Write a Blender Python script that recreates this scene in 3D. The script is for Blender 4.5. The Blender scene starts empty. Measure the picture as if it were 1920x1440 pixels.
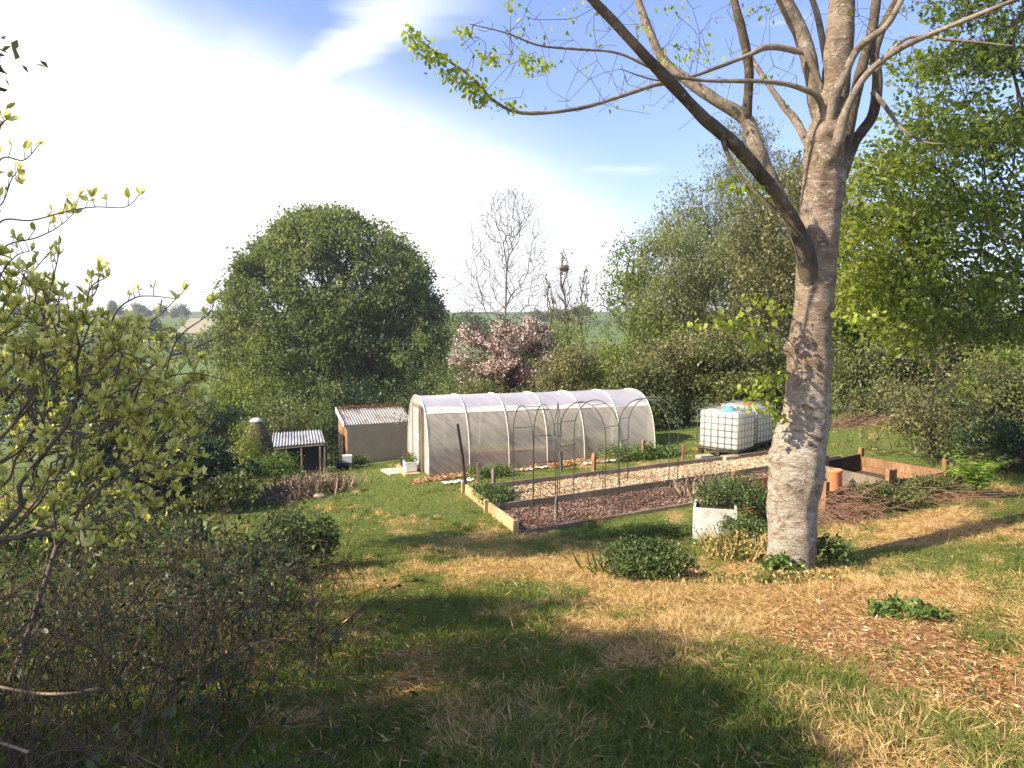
import bpy, math, random
import numpy as np
from mathutils import Vector, noise as mnoise
random.seed(7)
R = np.random.default_rng(11)
SC = bpy.context.scene

# ------------------------------------------------------------------ camera
CAMZ = 1.7
F = 1423.0                      # focal length in photograph pixels (1920 wide)
PITCH = math.atan2(120, F)
cam_d = bpy.data.cameras.new("camera"); cam = bpy.data.objects.new("camera", cam_d)
SC.collection.objects.link(cam); SC.camera = cam
cam_d.lens = 36 * F / 1920; cam_d.sensor_width = 36; cam_d.clip_start = 0.05; cam_d.clip_end = 3000
cam.location = (0, 0, CAMZ); cam.rotation_euler = (math.pi / 2 - PITCH, 0, 0)
# ------------------------------------------------------------------ sun, sky, exposure
SX, SY = -0.92, -0.39                # direction towards the sun in the ground plane
SUN_EL = math.radians(37)
sdir = Vector((SX * math.cos(SUN_EL), SY * math.cos(SUN_EL), math.sin(SUN_EL)))
sun_d = bpy.data.lights.new("sun", 'SUN'); sun_d.energy = 5.0; sun_d.angle = math.radians(0.55)
sun_d.color = (1.0, 0.87, 0.66)
sun = bpy.data.objects.new("sun", sun_d); SC.collection.objects.link(sun)
sun.rotation_euler = sdir.to_track_quat('Z', 'Y').to_euler(); sun.location = (-20, -15, 30)
W = bpy.data.worlds.new("World"); SC.world = W; W.use_nodes = True
SC.view_settings.view_transform = 'Standard'; SC.view_settings.look = 'None'
SC.view_settings.exposure = 1.08; SC.view_settings.gamma = 1.0
SC.cycles.max_bounces = 6; SC.cycles.diffuse_bounces = 3; SC.cycles.transparent_max_bounces = 12
SC.cycles.use_denoising = True


def build_world():
    nt = W.node_tree; N = nt.nodes; L = nt.links; N.clear()
    out = N.new('ShaderNodeOutputWorld'); bg = N.new('ShaderNodeBackground')
    sky = N.new('ShaderNodeTexSky'); sky.sky_type = 'NISHITA'; sky.sun_disc = False
    sky.sun_elevation = SUN_EL; sky.sun_rotation = math.atan2(SX, SY)
    sky.air_density = 1.0; sky.dust_density = 0.6; sky.ozone_density = 2.0; sky.altitude = 50
    tc = N.new('ShaderNodeTexCoord')
    sep = N.new('ShaderNodeSeparateXYZ'); L.new(tc.outputs['Generated'], sep.inputs[0])

    def m(op, a, b=None, c=None, clamp=False):
        n = N.new('ShaderNodeMath'); n.operation = op; n.use_clamp = clamp
        for i, v in enumerate((a, b, c)):
            if v is None: continue
            if isinstance(v, (int, float)): n.inputs[i].default_value = v
            else: L.new(v, n.inputs[i])
        return n.outputs[0]
    x, y, z = sep.outputs[0], sep.outputs[1], sep.outputs[2]
    mp = N.new('ShaderNodeMapping'); L.new(tc.outputs['Generated'], mp.inputs[0])
    mp.inputs['Rotation'].default_value = (0, math.radians(-24), 0)
    mp.inputs['Scale'].default_value = (1.0, 1.2, 2.4)
    nz = N.new('ShaderNodeTexNoise'); L.new(mp.outputs[0], nz.inputs['Vector'])
    nz.inputs['Scale'].default_value = 2.1; nz.inputs['Detail'].default_value = 7; nz.inputs['Roughness'].default_value = 0.5
    nz.inputs['Distortion'].default_value = 0.35
    mp2 = N.new('ShaderNodeMapping'); L.new(tc.outputs['Generated'], mp2.inputs[0])
    mp2.inputs['Rotation'].default_value = (0, math.radians(-35), 0)
    mp2.inputs['Scale'].default_value = (1.0, 2.0, 9.0)
    nz2 = N.new('ShaderNodeTexNoise'); L.new(mp2.outputs[0], nz2.inputs['Vector'])
    nz2.inputs['Scale'].default_value = 3.0; nz2.inputs['Detail'].default_value = 8
    # broad bank of thin cloud: low in the sky everywhere, high on the left
    edge = m('SUBTRACT', 0.165, m('MULTIPLY', x, 0.42))
    v = m('SUBTRACT', edge, z)
    v = m('ADD', v, m('MULTIPLY', m('SUBTRACT', nz.outputs[0], 0.5), 0.26))
    mr = N.new('ShaderNodeMapRange'); mr.interpolation_type = 'SMOOTHERSTEP'
    mr.inputs['From Min'].default_value = -0.14; mr.inputs['From Max'].default_value = 0.11
    L.new(v, mr.inputs['Value']); bank = mr.outputs[0]
    # long curved wisp rising to the right
    dx = m('SUBTRACT', x, -0.26)
    curve = m('ADD', 0.278, m('SUBTRACT', m('MULTIPLY', dx, 0.743), m('MULTIPLY', m('MULTIPLY', dx, dx), 1.48)))
    dist = m('ABSOLUTE', m('ADD', m('SUBTRACT', z, curve), m('MULTIPLY', m('SUBTRACT', nz2.outputs[0], 0.5), 0.09)))
    mr2 = N.new('ShaderNodeMapRange'); mr2.interpolation_type = 'SMOOTHSTEP'
    mr2.inputs['From Min'].default_value = 0.040; mr2.inputs['From Max'].default_value = 0.0
    L.new(dist, mr2.inputs['Value'])
    mr3 = N.new('ShaderNodeMapRange'); mr3.interpolation_type = 'SMOOTHSTEP'
    mr3.inputs['From Min'].default_value = 0.02; mr3.inputs['From Max'].default_value = -0.2
    L.new(x, mr3.inputs['Value'])
    mr4 = N.new('ShaderNodeMapRange'); mr4.interpolation_type = 'SMOOTHSTEP'
    mr4.inputs['From Min'].default_value = -0.34; mr4.inputs['From Max'].default_value = -0.24
    L.new(x, mr4.inputs['Value'])
    wisp = m('MULTIPLY', m('MULTIPLY', mr2.outputs[0], m('MULTIPLY', mr3.outputs[0], mr4.outputs[0])), 0.75)
    mr5 = N.new('ShaderNodeMapRange'); mr5.interpolation_type = 'SMOOTHSTEP'
    mr5.inputs['From Min'].default_value = 0.60; mr5.inputs['From Max'].default_value = 0.80
    L.new(nz2.outputs[0], mr5.inputs['Value'])
    tot = m('MAXIMUM', m('MAXIMUM', bank, wisp), m('MULTIPLY', mr5.outputs[0], 0.5), clamp=True)
    sc = N.new('ShaderNodeMix'); sc.data_type = 'RGBA'; sc.blend_type = 'MULTIPLY'; sc.inputs[0].default_value = 1
    L.new(sky.outputs[0], sc.inputs[6]); sc.inputs[7].default_value = (0.76, 0.73, 0.93, 1)
    mx = N.new('ShaderNodeMix'); mx.data_type = 'RGBA'
    L.new(tot, mx.inputs[0]); L.new(sc.outputs[2], mx.inputs[6]); mx.inputs[7].default_value = (5.3, 5.3, 5.4, 1)
    L.new(mx.outputs[2], bg.inputs[0]); bg.inputs[1].default_value = 0.145
    L.new(bg.outputs[0], out.inputs[0])


build_world()

# ------------------------------------------------------------------ projection helpers


def ray(px, py):
    """direction of the photograph's pixel, scaled so that y == 1"""
    cx, cy = (px - 960) / F, (720 - py) / F
    c, s = math.cos(PITCH), math.sin(PITCH)
    y = c + cy * s; z = -s + cy * c
    return cx / y, z / y


def at(px, py, Y):
    a, b = ray(px, py)
    return np.array((a * Y, Y, CAMZ + b * Y))


# ------------------------------------------------------------------ noise in numpy
def _hash(ix, iy, seed):
    h = (ix.astype(np.int64) * 374761393 + iy.astype(np.int64) * 668265263 + seed * 1442695041) & 0x7fffffff
    h = ((h ^ (h >> 13)) * 1274126177) & 0x7fffffff
    return ((h ^ (h >> 16)) & 0xffff) / 65535.0


def vnoise(x, y, seed=0):
    ix, iy = np.floor(x), np.floor(y); fx, fy = x - ix, y - iy
    fx = fx * fx * (3 - 2 * fx); fy = fy * fy * (3 - 2 * fy)
    a, b = _hash(ix, iy, seed), _hash(ix + 1, iy, seed)
    c, d = _hash(ix, iy + 1, seed), _hash(ix + 1, iy + 1, seed)
    return (a * (1 - fx) + b * fx) * (1 - fy) + (c * (1 - fx) + d * fx) * fy


def fbm(x, y, s, octv=4, seed=0):
    t = 0; amp = 1; tot = 0
    for k in range(octv):
        t = t + amp * vnoise(x / s + 17.3 * k, y / s - 9.1 * k, seed + k); tot += amp; amp *= .5; s *= .5
    return t / tot


def sstep(a, b, v):
    t = np.clip((v - a) / (b - a), 0, 1); return t * t * (3 - 2 * t)


# ------------------------------------------------------------------ terrain
CTRL = [  # x, y, drop below the camera
    (0, -6, 1.55), (-6, -6, 1.5), (7, -6, 1.3), (0, 0, 1.66), (0, 3, 1.84), (0, 6, 2.45), (0, 9, 3.05), (0.07, 13, 3.75), (0, 11, 3.45),
    (-1.04, 16.5, 3.8), (3, 14, 3.68), (3, 17.5, 3.72), (6.8, 19.1, 3.42), (5.6, 18.8, 3.45), (3.3, 9, 3.07), (3.3, 12.4, 3.52),
    (-3, 3, 1.95), (-3, 6, 2.5), (-3, 9, 3.1), (-3, 13, 3.72), (-6, 13, 3.9), (-6, 8, 3.0), (-8, 3, 2.2), (3, 3, 1.75), (3, 6, 2.35), (7, 3, 1.5),
    (7, 6, 2.05), (6, 9, 2.72), (9, 9, 2.5), (5.5, 13, 3.2), (7, 14, 3.1), (9, 14, 2.95), (13, 14, 2.7), (10, 20, 3.1), (14, 20, 2.9),
    (8, 26, 3.5), (16, 28, 3.2), (-3, 17, 4.1), (-2.2, 19.8, 4.15), (1, 20.7, 4.0), (4.07, 21.8, 3.72), (3.5, 24.5, 3.9), (-3.2, 23, 4.35),
    (-5, 25, 5.1), (-6.5, 30, 6.0), (-5.5, 36, 6.75), (-10, 30, 6.1), (-8, 20, 4.75), (-12, 20, 4.9), (-14, 10, 3.7), (0, 30, 4.7), (6, 32, 4.6),
    (-12, 38, 6.9), (0, 40, 6.2), (12, 38, 4.8), (22, 38, 4.2), (-18, 28, 6.0), (-30, 38, 7.0), (25, 20, 2.5), (25, 5, 1.0), (-25, 5, 3), (-30, 20, 5),
]
_C = np.array(CTRL, float)


def _tps_k(r2): return np.where(r2 > 1e-9, r2 * np.log(r2 + 1e-12), 0)


_n = len(_C)
_d2 = ((_C[:, None, :2] - _C[None, :, :2]) ** 2).sum(-1)
_A = np.zeros((_n + 3, _n + 3)); _A[:_n, :_n] = _tps_k(_d2) + np.eye(_n) * 0.6
_P = np.c_[np.ones(_n), _C[:, :2]]; _A[:_n, _n:] = _P; _A[_n:, :_n] = _P.T
_w = np.linalg.solve(_A, np.r_[_C[:, 2], 0, 0, 0])
_FR = np.array([0, 38, 50, 65, 100, 130, 200, 300, 450, 700, 1200.])
_FD = np.array([6.8, 6.8, 7.1, 7.2, 8.2, 8.4, 6.8, 2.2, -3.0, -6.5, -8])


def H(x, y, fine=True):
    x = np.asarray(x, float); y = np.asarray(y, float); sh = np.broadcast(x, y).shape
    X = np.broadcast_to(x, sh).ravel(); Y = np.broadcast_to(y, sh).ravel()
    D = np.empty(len(X))
    cx = np.clip(X, -34, 30); cy = np.clip(Y, -8, 42)
    for i in range(0, len(X), 20000):
        a, b = cx[i:i + 20000], cy[i:i + 20000]
        d2 = (a[:, None] - _C[None, :, 0]) ** 2 + (b[:, None] - _C[None, :, 1]) ** 2
        D[i:i + 20000] = _tps_k(d2) @ _w[:_n] + _w[_n] + _w[_n + 1] * a + _w[_n + 2] * b
    r = np.hypot(X, Y)
    far = np.interp(r, _FR, _FD)
    far = far - np.where(r > 120, sstep(120, 400, r) * 5 * (fbm(X + 900, Y + 300, 260, 3, 5) - 0.5), 0)
    far = far - sstep(5, 60, X) * np.clip(3.0 - r / 60, 0, 2.2)
    t = sstep(34, 62, r)
    D = D * (1 - t) + far * t
    z = CAMZ - D
    if fine: z = z + 0.07 * (fbm(X, Y, 1.2, 4, 3) - 0.5) + .03 * (fbm(X, Y, .35, 2, 13) - .5) + 0.16 * sstep(12, 30, r) * (fbm(X, Y, 5, 3, 9) - .5)
    return z.reshape(sh)


_BA = np.array((.95, .31)) / np.hypot(.95, .31); _B0 = np.array((-1.04, 16.5)); _PL = None
_Hraw = H


def H(x, y, fine=True):
    global _PL
    z = _Hraw(x, y, fine)
    if _PL is None:
        cs = [_B0 + _BA * u + np.array((_BA[1], -_BA[0])) * v for u, v in ((0, 0), (8.4, 0), (0, 3.65), (8.4, 3.65))]
        _PL = [float(_Hraw(np.array([c[0]]), np.array([c[1]]), False)[0]) for c in cs]
    dx, dy = np.asarray(x) - _B0[0], np.asarray(y) - _B0[1]; u = (dx * _BA[0] + dy * _BA[1]) / 8.4; v = (dx * _BA[1] - dy * _BA[0]) / 3.65
    m = sstep(-.12, -.01, u) * sstep(1.12, 1.01, u) * sstep(-.25, -.02, v) * sstep(1.25, 1.02, v)
    uc, vc = np.clip(u, 0, 1), np.clip(v, 0, 1)
    pl = _PL[0] * (1 - uc) * (1 - vc) + _PL[1] * uc * (1 - vc) + _PL[2] * (1 - uc) * vc + _PL[3] * uc * vc
    return z * (1 - m) + (pl + .25 * (z - _Hraw(x, y, False)) if fine else pl) * m


def Hs(x, y): return float(H(np.array([x]), np.array([y]))[0])


def gp(px, py, y0=2.0, y1=300):
    """world point where the pixel's ray meets the ground"""
    a, b = ray(px, py)
    ys = np.geomspace(y0, y1, 900)
    d = CAMZ + b * ys - H(a * ys, ys, False)
    k = np.argmax(d < 0)
    if d[k] >= 0: k = -1
    return np.array((a * ys[k], ys[k], Hs(a * ys[k], ys[k])))


# ------------------------------------------------------------------ mesh helpers
def link(o, parent=None):
    SC.collection.objects.link(o)
    if parent is not None: o.parent = parent; o.matrix_parent_inverse = parent.matrix_basis.inverted()
    return o


def npmesh(name, V, F, mat, parent=None, attrs=None, smooth=False, mats=None, midx=None):
    """V (n,3), F list of int arrays (m,3)/(m,4)"""
    if not isinstance(F, (list, tuple)): F = [F]
    V = np.asarray(V, np.float32)
    me = bpy.data.meshes.new(name)
    F = [np.asarray(f, np.int32) for f in F if len(f)]
    nl = sum(f.size for f in F); nf = sum(len(f) for f in F)
    me.vertices.add(len(V)); me.loops.add(nl); me.polygons.add(nf)
    me.vertices.foreach_set("co", V.ravel())
    me.loops.foreach_set("vertex_index", np.concatenate([f.ravel() for f in F]))
    tot = np.concatenate([np.full(len(f), f.shape[1], np.int32) for f in F])
    st = np.concatenate([[0], np.cumsum(tot)[:-1]]).astype(np.int32)
    me.polygons.foreach_set("loop_start", st)
    if smooth: me.polygons.foreach_set("use_smooth", np.ones(nf, bool))
    for m in (mats or [mat]): me.materials.append(m)
    if midx is not None: me.polygons.foreach_set("material_index", np.asarray(midx, np.int32))
    for k, v in (attrs or {}).items():
        v = np.asarray(v, np.float32)
        if v.ndim == 1:
            a = me.attributes.new(k, 'FLOAT', 'POINT'); a.data.foreach_set("value", v)
        else:
            a = me.attributes.new(k, 'FLOAT_COLOR', 'POINT'); a.data.foreach_set("color", v.ravel())
    me.update(calc_edges=True); me.validate()
    return link(bpy.data.objects.new(name, me), parent)


class MB:
    """collects boxes, tubes, sheets into one mesh"""
    def __init__(s): s.v = []; s.f = []; s.n = 0

    def add(s, V, Fc):
        V = np.asarray(V, float).reshape(-1, 3)
        s.v.append(V)
        for f in Fc: s.f.append([i + s.n for i in f])
        s.n += len(V); return s

    def box(s, c, sx, sy, sz, rz=0, rx=0, ry=0):
        """box with centre c, sizes, rotated about its centre"""
        from mathutils import Euler
        M = Euler((rx, ry, rz)).to_matrix()
        V = []
        for k in (-.5, .5):
            for (i, j) in ((-.5, -.5), (.5, -.5), (.5, .5), (-.5, .5)):
                p = M @ Vector((i * sx, j * sy, k * sz)); V.append((c[0] + p.x, c[1] + p.y, c[2] + p.z))
        return s.add(V, [(3, 2, 1, 0), (4, 5, 6, 7), (0, 1, 5, 4), (1, 2, 6, 5), (2, 3, 7, 6), (3, 0, 4, 7)])

    def board(s, p, q, th, h, z0=None):
        """plank standing on edge between two points (their z is its underside unless z0)"""
        p = np.asarray(p, float); q = np.asarray(q, float); d = q - p; d[2] = 0; d /= np.linalg.norm(d); n = np.array((-d[1], d[0], 0)) * th / 2
        V = [p - n, p + n, q + n, q - n]; V = V + [v + np.array((0, 0, h)) for v in V]
        return s.add(V, [(3, 2, 1, 0), (4, 5, 6, 7), (0, 1, 5, 4), (1, 2, 6, 5), (2, 3, 7, 6), (3, 0, 4, 7)][::1])

    def tube(s, pts, rad, n=8, cap=True, jit=0.0):
        pts = [Vector(p) for p in pts]; m = len(pts)
        if not hasattr(rad, '__len__'): rad = [rad] * m
        V = []; up = Vector((0, 0, 1)); prev = None
        for i, p in enumerate(pts):
            d = (pts[min(i + 1, m - 1)] - pts[max(i - 1, 0)])
            d = d.normalized() if d.length > 1e-9 else Vector((0, 0, 1))
            if prev is None:
                a = d.cross(Vector((0, 0, 1)) if abs(d.z) < .9 else Vector((1, 0, 0))).normalized()
            else:
                a = (prev - d * prev.dot(d)).normalized()
            prev = a; b = d.cross(a)
            for k in range(n):
                t = 2 * math.pi * k / n
                r = rad[i] * (1 + jit * (random.random() - .5))
                q = p + (a * math.cos(t) + b * math.sin(t)) * r; V.append(q[:])
        Fc = []
        for i in range(m - 1):
            for k in range(n):
                Fc.append((i * n + k, i * n + (k + 1) % n, (i + 1) * n + (k + 1) % n, (i + 1) * n + k))
        if cap: Fc.append(tuple(range(n))[::-1]); Fc.append(tuple((m - 1) * n + k for k in range(n)))
        return s.add(V, Fc)

    def lathe(s, c, prof, n=24):
        V = [(c[0] + r * math.cos(2 * math.pi * k / n), c[1] + r * math.sin(2 * math.pi * k / n), c[2] + z) for (r, z) in prof for k in range(n)]
        Fc = [(i * n + k, i * n + (k + 1) % n, (i + 1) * n + (k + 1) % n, (i + 1) * n + k) for i in range(len(prof) - 1) for k in range(n)]
        return s.add(V, Fc)

    def build(s, name, mat, parent=None, smooth=False, bevel=0):
        me = bpy.data.meshes.new(name); V = np.concatenate(s.v)
        me.from_pydata(V.tolist(), [], s.f); me.materials.append(mat)
        if smooth:
            for p in me.polygons: p.use_smooth = True
        me.update()
        o = link(bpy.data.objects.new(name, me), parent)
        if bevel:
            b = o.modifiers.new('bevel', 'BEVEL'); b.width = bevel; b.segments = 2; b.limit_method = 'ANGLE'
        return o


def tag(o, label=None, cat=None, group=None, kind=None):
    if label: o['label'] = label
    if cat: o['category'] = cat
    if group: o['group'] = group
    if kind: o['kind'] = kind
    return o


def empty(name, loc, label, cat, group=None, rz=0):
    o = bpy.data.objects.new(name, None); o.location = [float(v) for v in loc]; o.rotation_euler[2] = rz
    o.empty_display_size = .2
    SC.collection.objects.link(o); bpy.context.view_layer.update()
    return tag(o, label, cat, group)


def copy_tree(o, parent=None):
    c = o.copy(); SC.collection.objects.link(c)
    if parent is not None: c.parent = parent
    for ch in list(o.children): copy_tree(ch, c)
    return c


# ------------------------------------------------------------------ materials
class NB:
    def __init__(s, name):
        s.m = bpy.data.materials.new(name); s.m.use_nodes = True; s.nt = s.m.node_tree; s.N = s.nt.nodes; s.L = s.nt.links; s.N.clear()
        s.out = s.N.new('ShaderNodeOutputMaterial')
        s.tc = s.N.new('ShaderNodeTexCoord')

    def new(s, t, **kw):
        n = s.N.new(t)
        for k, v in kw.items():
            if k in n.inputs: n.inputs[k].default_value = v
            else: setattr(n, k, v)
        return n

    def noise(s, scale, detail=5, rough=.6, stretch=(1, 1, 1), rot=(0, 0, 0), dist=0, coord='Object'):
        mp = s.N.new('ShaderNodeMapping'); s.L.new(s.tc.outputs[coord], mp.inputs[0])
        mp.inputs['Scale'].default_value = stretch; mp.inputs['Rotation'].default_value = rot
        n = s.N.new('ShaderNodeTexNoise'); s.L.new(mp.outputs[0], n.inputs['Vector'])
        n.inputs['Scale'].default_value = scale; n.inputs['Detail'].default_value = detail
        n.inputs['Roughness'].default_value = rough; n.inputs['Distortion'].default_value = dist
        return n.outputs[0]

    def attr(s, name):
        n = s.N.new('ShaderNodeAttribute'); n.attribute_name = name; return n

    def ramp(s, fac, cols):
        r = s.N.new('ShaderNodeValToRGB'); s.L.new(fac, r.inputs[0]); e = r.color_ramp.elements
        while len(e) < len(cols): e.new(.5)
        for k, (p, c) in enumerate(cols): e[k].position = p; e[k].color = (*c, 1)
        return r.outputs[0]

    def mix(s, fac, a, b, mode='MIX'):
        n = s.N.new('ShaderNodeMix'); n.data_type = 'RGBA'; n.blend_type = mode
        for i, v in ((0, fac), (6, a), (7, b)):
            if isinstance(v, (int, float)): n.inputs[i].default_value = v
            elif isinstance(v, tuple): n.inputs[i].default_value = (*v, 1)
            else: s.L.new(v, n.inputs[i])
        return n.outputs[2]

    def rng(s, v, a, b, c=0, d=1):
        n = s.N.new('ShaderNodeMapRange'); n.inputs[1].default_value = a; n.inputs[2].default_value = b
        n.inputs[3].default_value = c; n.inputs[4].default_value = d; s.L.new(v, n.inputs[0]); return n.outputs[0]

    def math(s, op, a, b):
        n = s.N.new('ShaderNodeMath'); n.operation = op
        for i, v in enumerate((a, b)):
            if isinstance(v, (int, float)): n.inputs[i].default_value = v
            else: s.L.new(v, n.inputs[i])
        return n.outputs[0]

    def bump(s, h, strength=.4, dist=.02):
        b = s.N.new('ShaderNodeBump'); b.inputs['Strength'].default_value = strength; b.inputs['Distance'].default_value = dist
        s.L.new(h, b.inputs['Height']); return b.outputs[0]

    def bsdf(s, col, rough=.8, normal=None, spec=.3, **kw):
        p = s.N.new('ShaderNodeBsdfPrincipled')
        if isinstance(col, tuple): p.inputs['Base Color'].default_value = (*col, 1)
        else: s.L.new(col, p.inputs['Base Color'])
        if isinstance(rough, (int, float)): p.inputs['Roughness'].default_value = rough
        else: s.L.new(rough, p.inputs['Roughness'])
        p.inputs['Specular IOR Level'].default_value = spec
        for k, v in kw.items(): p.inputs[k.replace('_', ' ')].default_value = v
        if normal is not None: s.L.new(normal, p.inputs['Normal'])
        return p.outputs[0]

    def done(s, sh): s.L.new(sh, s.out.inputs[0]); return s.m


def leaf_mat(name, cols, trans=.35, rough=.45, spec=.35, attr='tint'):
    if name.endswith('_leaf'): cols = [(p, tuple(v * 1.18 for v in c)) for p, c in cols]
    b = NB(name); a = b.attr(attr); col = b.ramp(a.outputs['Fac'], cols)
    p = b.bsdf(col, rough, None, spec)
    t = b.N.new('ShaderNodeBsdfTranslucent')
    tcol = b.mix(1.0, col, (1.25, 1.3, .55), 'MULTIPLY'); b.L.new(tcol, t.inputs[0])
    mx = b.N.new('ShaderNodeMixShader'); mx.inputs[0].default_value = trans
    b.L.new(p, mx.inputs[1]); b.L.new(t.outputs[0], mx.inputs[2])
    return b.done(mx.outputs[0])


def wood_mat(name, c1, c2, c3, stretch=(1, 1, 12), scale=3, rough=.85, bump=.5):
    b = NB(name); n = b.noise(scale, 8, .65, stretch); n2 = b.noise(1.7, 4, .6)
    col = b.ramp(n, [(.3, c1), (.5, c2), (.72, c3)]); col = b.mix(b.rng(n2, .35, .7), col, c1)
    return b.done(b.bsdf(col, rough, b.bump(n, bump, .01), .2))


def bark_mat(name, c1, c2, scale=14):
    b = NB(name); n = b.noise(scale, 6, .7, (1, 1, .35)); col = b.ramp(n, [(.3, c1), (.7, c2)])
    return b.done(b.bsdf(col, .9, b.bump(n, .6, .02), .15))


def plain(name, c, rough=.6, var=.25, scale=8, spec=.3, metallic=0):
    b = NB(name); n = b.noise(scale, 5, .6)
    col = b.mix(n, tuple(v * (1 - var) for v in c), tuple(min(1, v * (1 + var)) for v in c))
    return b.done(b.bsdf(col, rough, b.bump(n, .2, .01), spec, Metallic=metallic))


M = {}
M['bark_dark'] = bark_mat('bark_dark', (.035, .028, .02), (.10, .085, .065))
M['bark_grey'] = bark_mat('bark_grey', (.10, .09, .075), (.24, .22, .19))
M['bark_twig'] = bark_mat('bark_twig', (.07, .05, .038), (.20, .155, .12))
M['stem_brown'] = bark_mat('stem_brown', (.05, .035, .028), (.16, .11, .08))
M['oak'] = leaf_mat('oak_leaf', [(0, (.075, .095, .036)), (.5, (.14, .17, .062)), (1, (.22, .26, .09))], .45)
M['willow'] = leaf_mat('willow_leaf', [(0, (.10, .12, .05)), (.5, (.17, .195, .08)), (1, (.24, .27, .105))], .4)
M['lime'] = leaf_mat('lime_leaf', [(0, (.10, .15, .02)), (.5, (.19, .25, .03)), (1, (.32, .36, .05))], .45)
M['beech'] = leaf_mat('beech_leaf', [(0, (.06, .09, .018)), (.5, (.14, .18, .03)), (1, (.29, .31, .05))], .5)
M['hedge'] = leaf_mat('hedge_leaf', [(0, (.06, .075, .028)), (.5, (.12, .14, .048)), (1, (.20, .215, .075))], .35)
M['hedge_bright'] = leaf_mat('hedge_bright_leaf', [(0, (.08, .11, .025)), (.5, (.16, .20, .038)), (1, (.26, .29, .055))], .4)
M['olive'] = leaf_mat('olive_leaf', [(0, (.09, .085, .04)), (.5, (.16, .155, .065)), (1, (.24, .225, .10))], .35)
M['ivy'] = leaf_mat('ivy_leaf', [(0, (.035, .055, .02)), (.6, (.085, .125, .04)), (1, (.17, .22, .07))], .25, .6, .2)
M['nettle'] = leaf_mat('nettle_leaf', [(0, (.06, .10, .025)), (.6, (.11, .17, .045)), (1, (.19, .26, .07))], .35, .6, .2)
M['variegated'] = leaf_mat('variegated_leaf', [(0, (.15, .17, .05)), (.35, (.30, .30, .09)), (.7, (.48, .455, .16)), (1, (.70, .65, .34))], .52, .55, .25)
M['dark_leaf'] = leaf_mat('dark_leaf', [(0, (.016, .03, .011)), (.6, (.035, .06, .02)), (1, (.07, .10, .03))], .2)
M['copper'] = leaf_mat('copper_leaf', [(0, (.06, .035, .035)), (.6, (.12, .06, .06)), (1, (.19, .11, .10))], .25)
M['blossom'] = leaf_mat('blossom', [(0, (.60, .40, .42)), (.5, (.78, .60, .60)), (1, (.88, .80, .79))], .3, .7)
M['fern'] = leaf_mat('fern_leaf', [(0, (.13, .22, .03)), (1, (.30, .42, .06))], .45)
M['dry'] = leaf_mat('dry_stalk', [(0, (.12, .085, .06)), (.5, (.28, .20, .15)), (1, (.52, .41, .32))], .15, .85, .1)
M['grass'] = leaf_mat('grass_blade', [(0, (.07, .10, .025)), (.25, (.135, .18, .045)), (.45, (.24, .26, .06)), (.55, (.42, .33, .13)), (.75, (.60, .40, .19)), (1, (.76, .55, .30))], .3, .8, .1)
M['litter'] = leaf_mat('litter', [(0, (.15, .065, .03)), (.4, (.36, .18, .085)), (.75, (.58, .35, .18)), (1, (.74, .54, .33))], .1, .85, .1)
M['chips'] = leaf_mat('wood_chips', [(0, (.22, .12, .07)), (.35, (.48, .33, .19)), (.7, (.70, .54, .35)), (1, (.84, .73, .53))], .05, .8, .15)
M['mulch'] = leaf_mat('bark_mulch', [(0, (.08, .045, .035)), (.5, (.19, .11, .08)), (.85, (.32, .21, .16)), (1, (.52, .43, .36))], .05, .85, .15)
M['pale_timber'] = wood_mat('pale_timber', (.30, .23, .11), (.52, .43, .23), (.62, .54, .32), (6, 6, 1), 4)
M['grey_timber'] = wood_mat('grey_timber', (.13, .10, .075), (.26, .21, .16), (.36, .31, .24), (7, 7, 1), 4)
M['brown_timber'] = wood_mat('brown_timber', (.17, .085, .045), (.36, .205, .11), (.50, .32, .18), (5, 5, 1), 5)
M['post_dark'] = wood_mat('post_dark', (.03, .022, .018), (.07, .05, .04), (.14, .11, .09), (6, 6, 1), 6)
M['wire'] = plain('wire', (.05, .06, .055), .5, .4, 20, .5)
M['galv'] = plain('galvanised_tube', (.42, .43, .43), .4, .2, 30, .5, .6)
M['cage'] = plain('cage_steel', (.16, .17, .17), .45, .3, 30, .4, .4)


def soil_mat():
    b = NB('soil'); n = b.noise(9, 8, .7)
    return b.done(b.bsdf(b.ramp(n, [(.3, (.045, .027, .02)), (.7, (.13, .08, .058))]), .95, b.bump(n, .8, .04), .1))


M['soil'] = soil_mat()


def ibc_mat():
    b = NB('tank_plastic'); n = b.noise(3, 4, .5)
    col = b.mix(n, (.78, .77, .71), (.86, .86, .82))
    p = b.bsdf(col, .35, None, .4)
    t = b.N.new('ShaderNodeBsdfTranslucent'); t.inputs[0].default_value = (.8, .78, .66, 1)
    mx = b.N.new('ShaderNodeMixShader'); mx.inputs[0].default_value = .35
    b.L.new(p, mx.inputs[1]); b.L.new(t.outputs[0], mx.inputs[2]); return b.done(mx.outputs[0])


M['ibc'] = ibc_mat()


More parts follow.
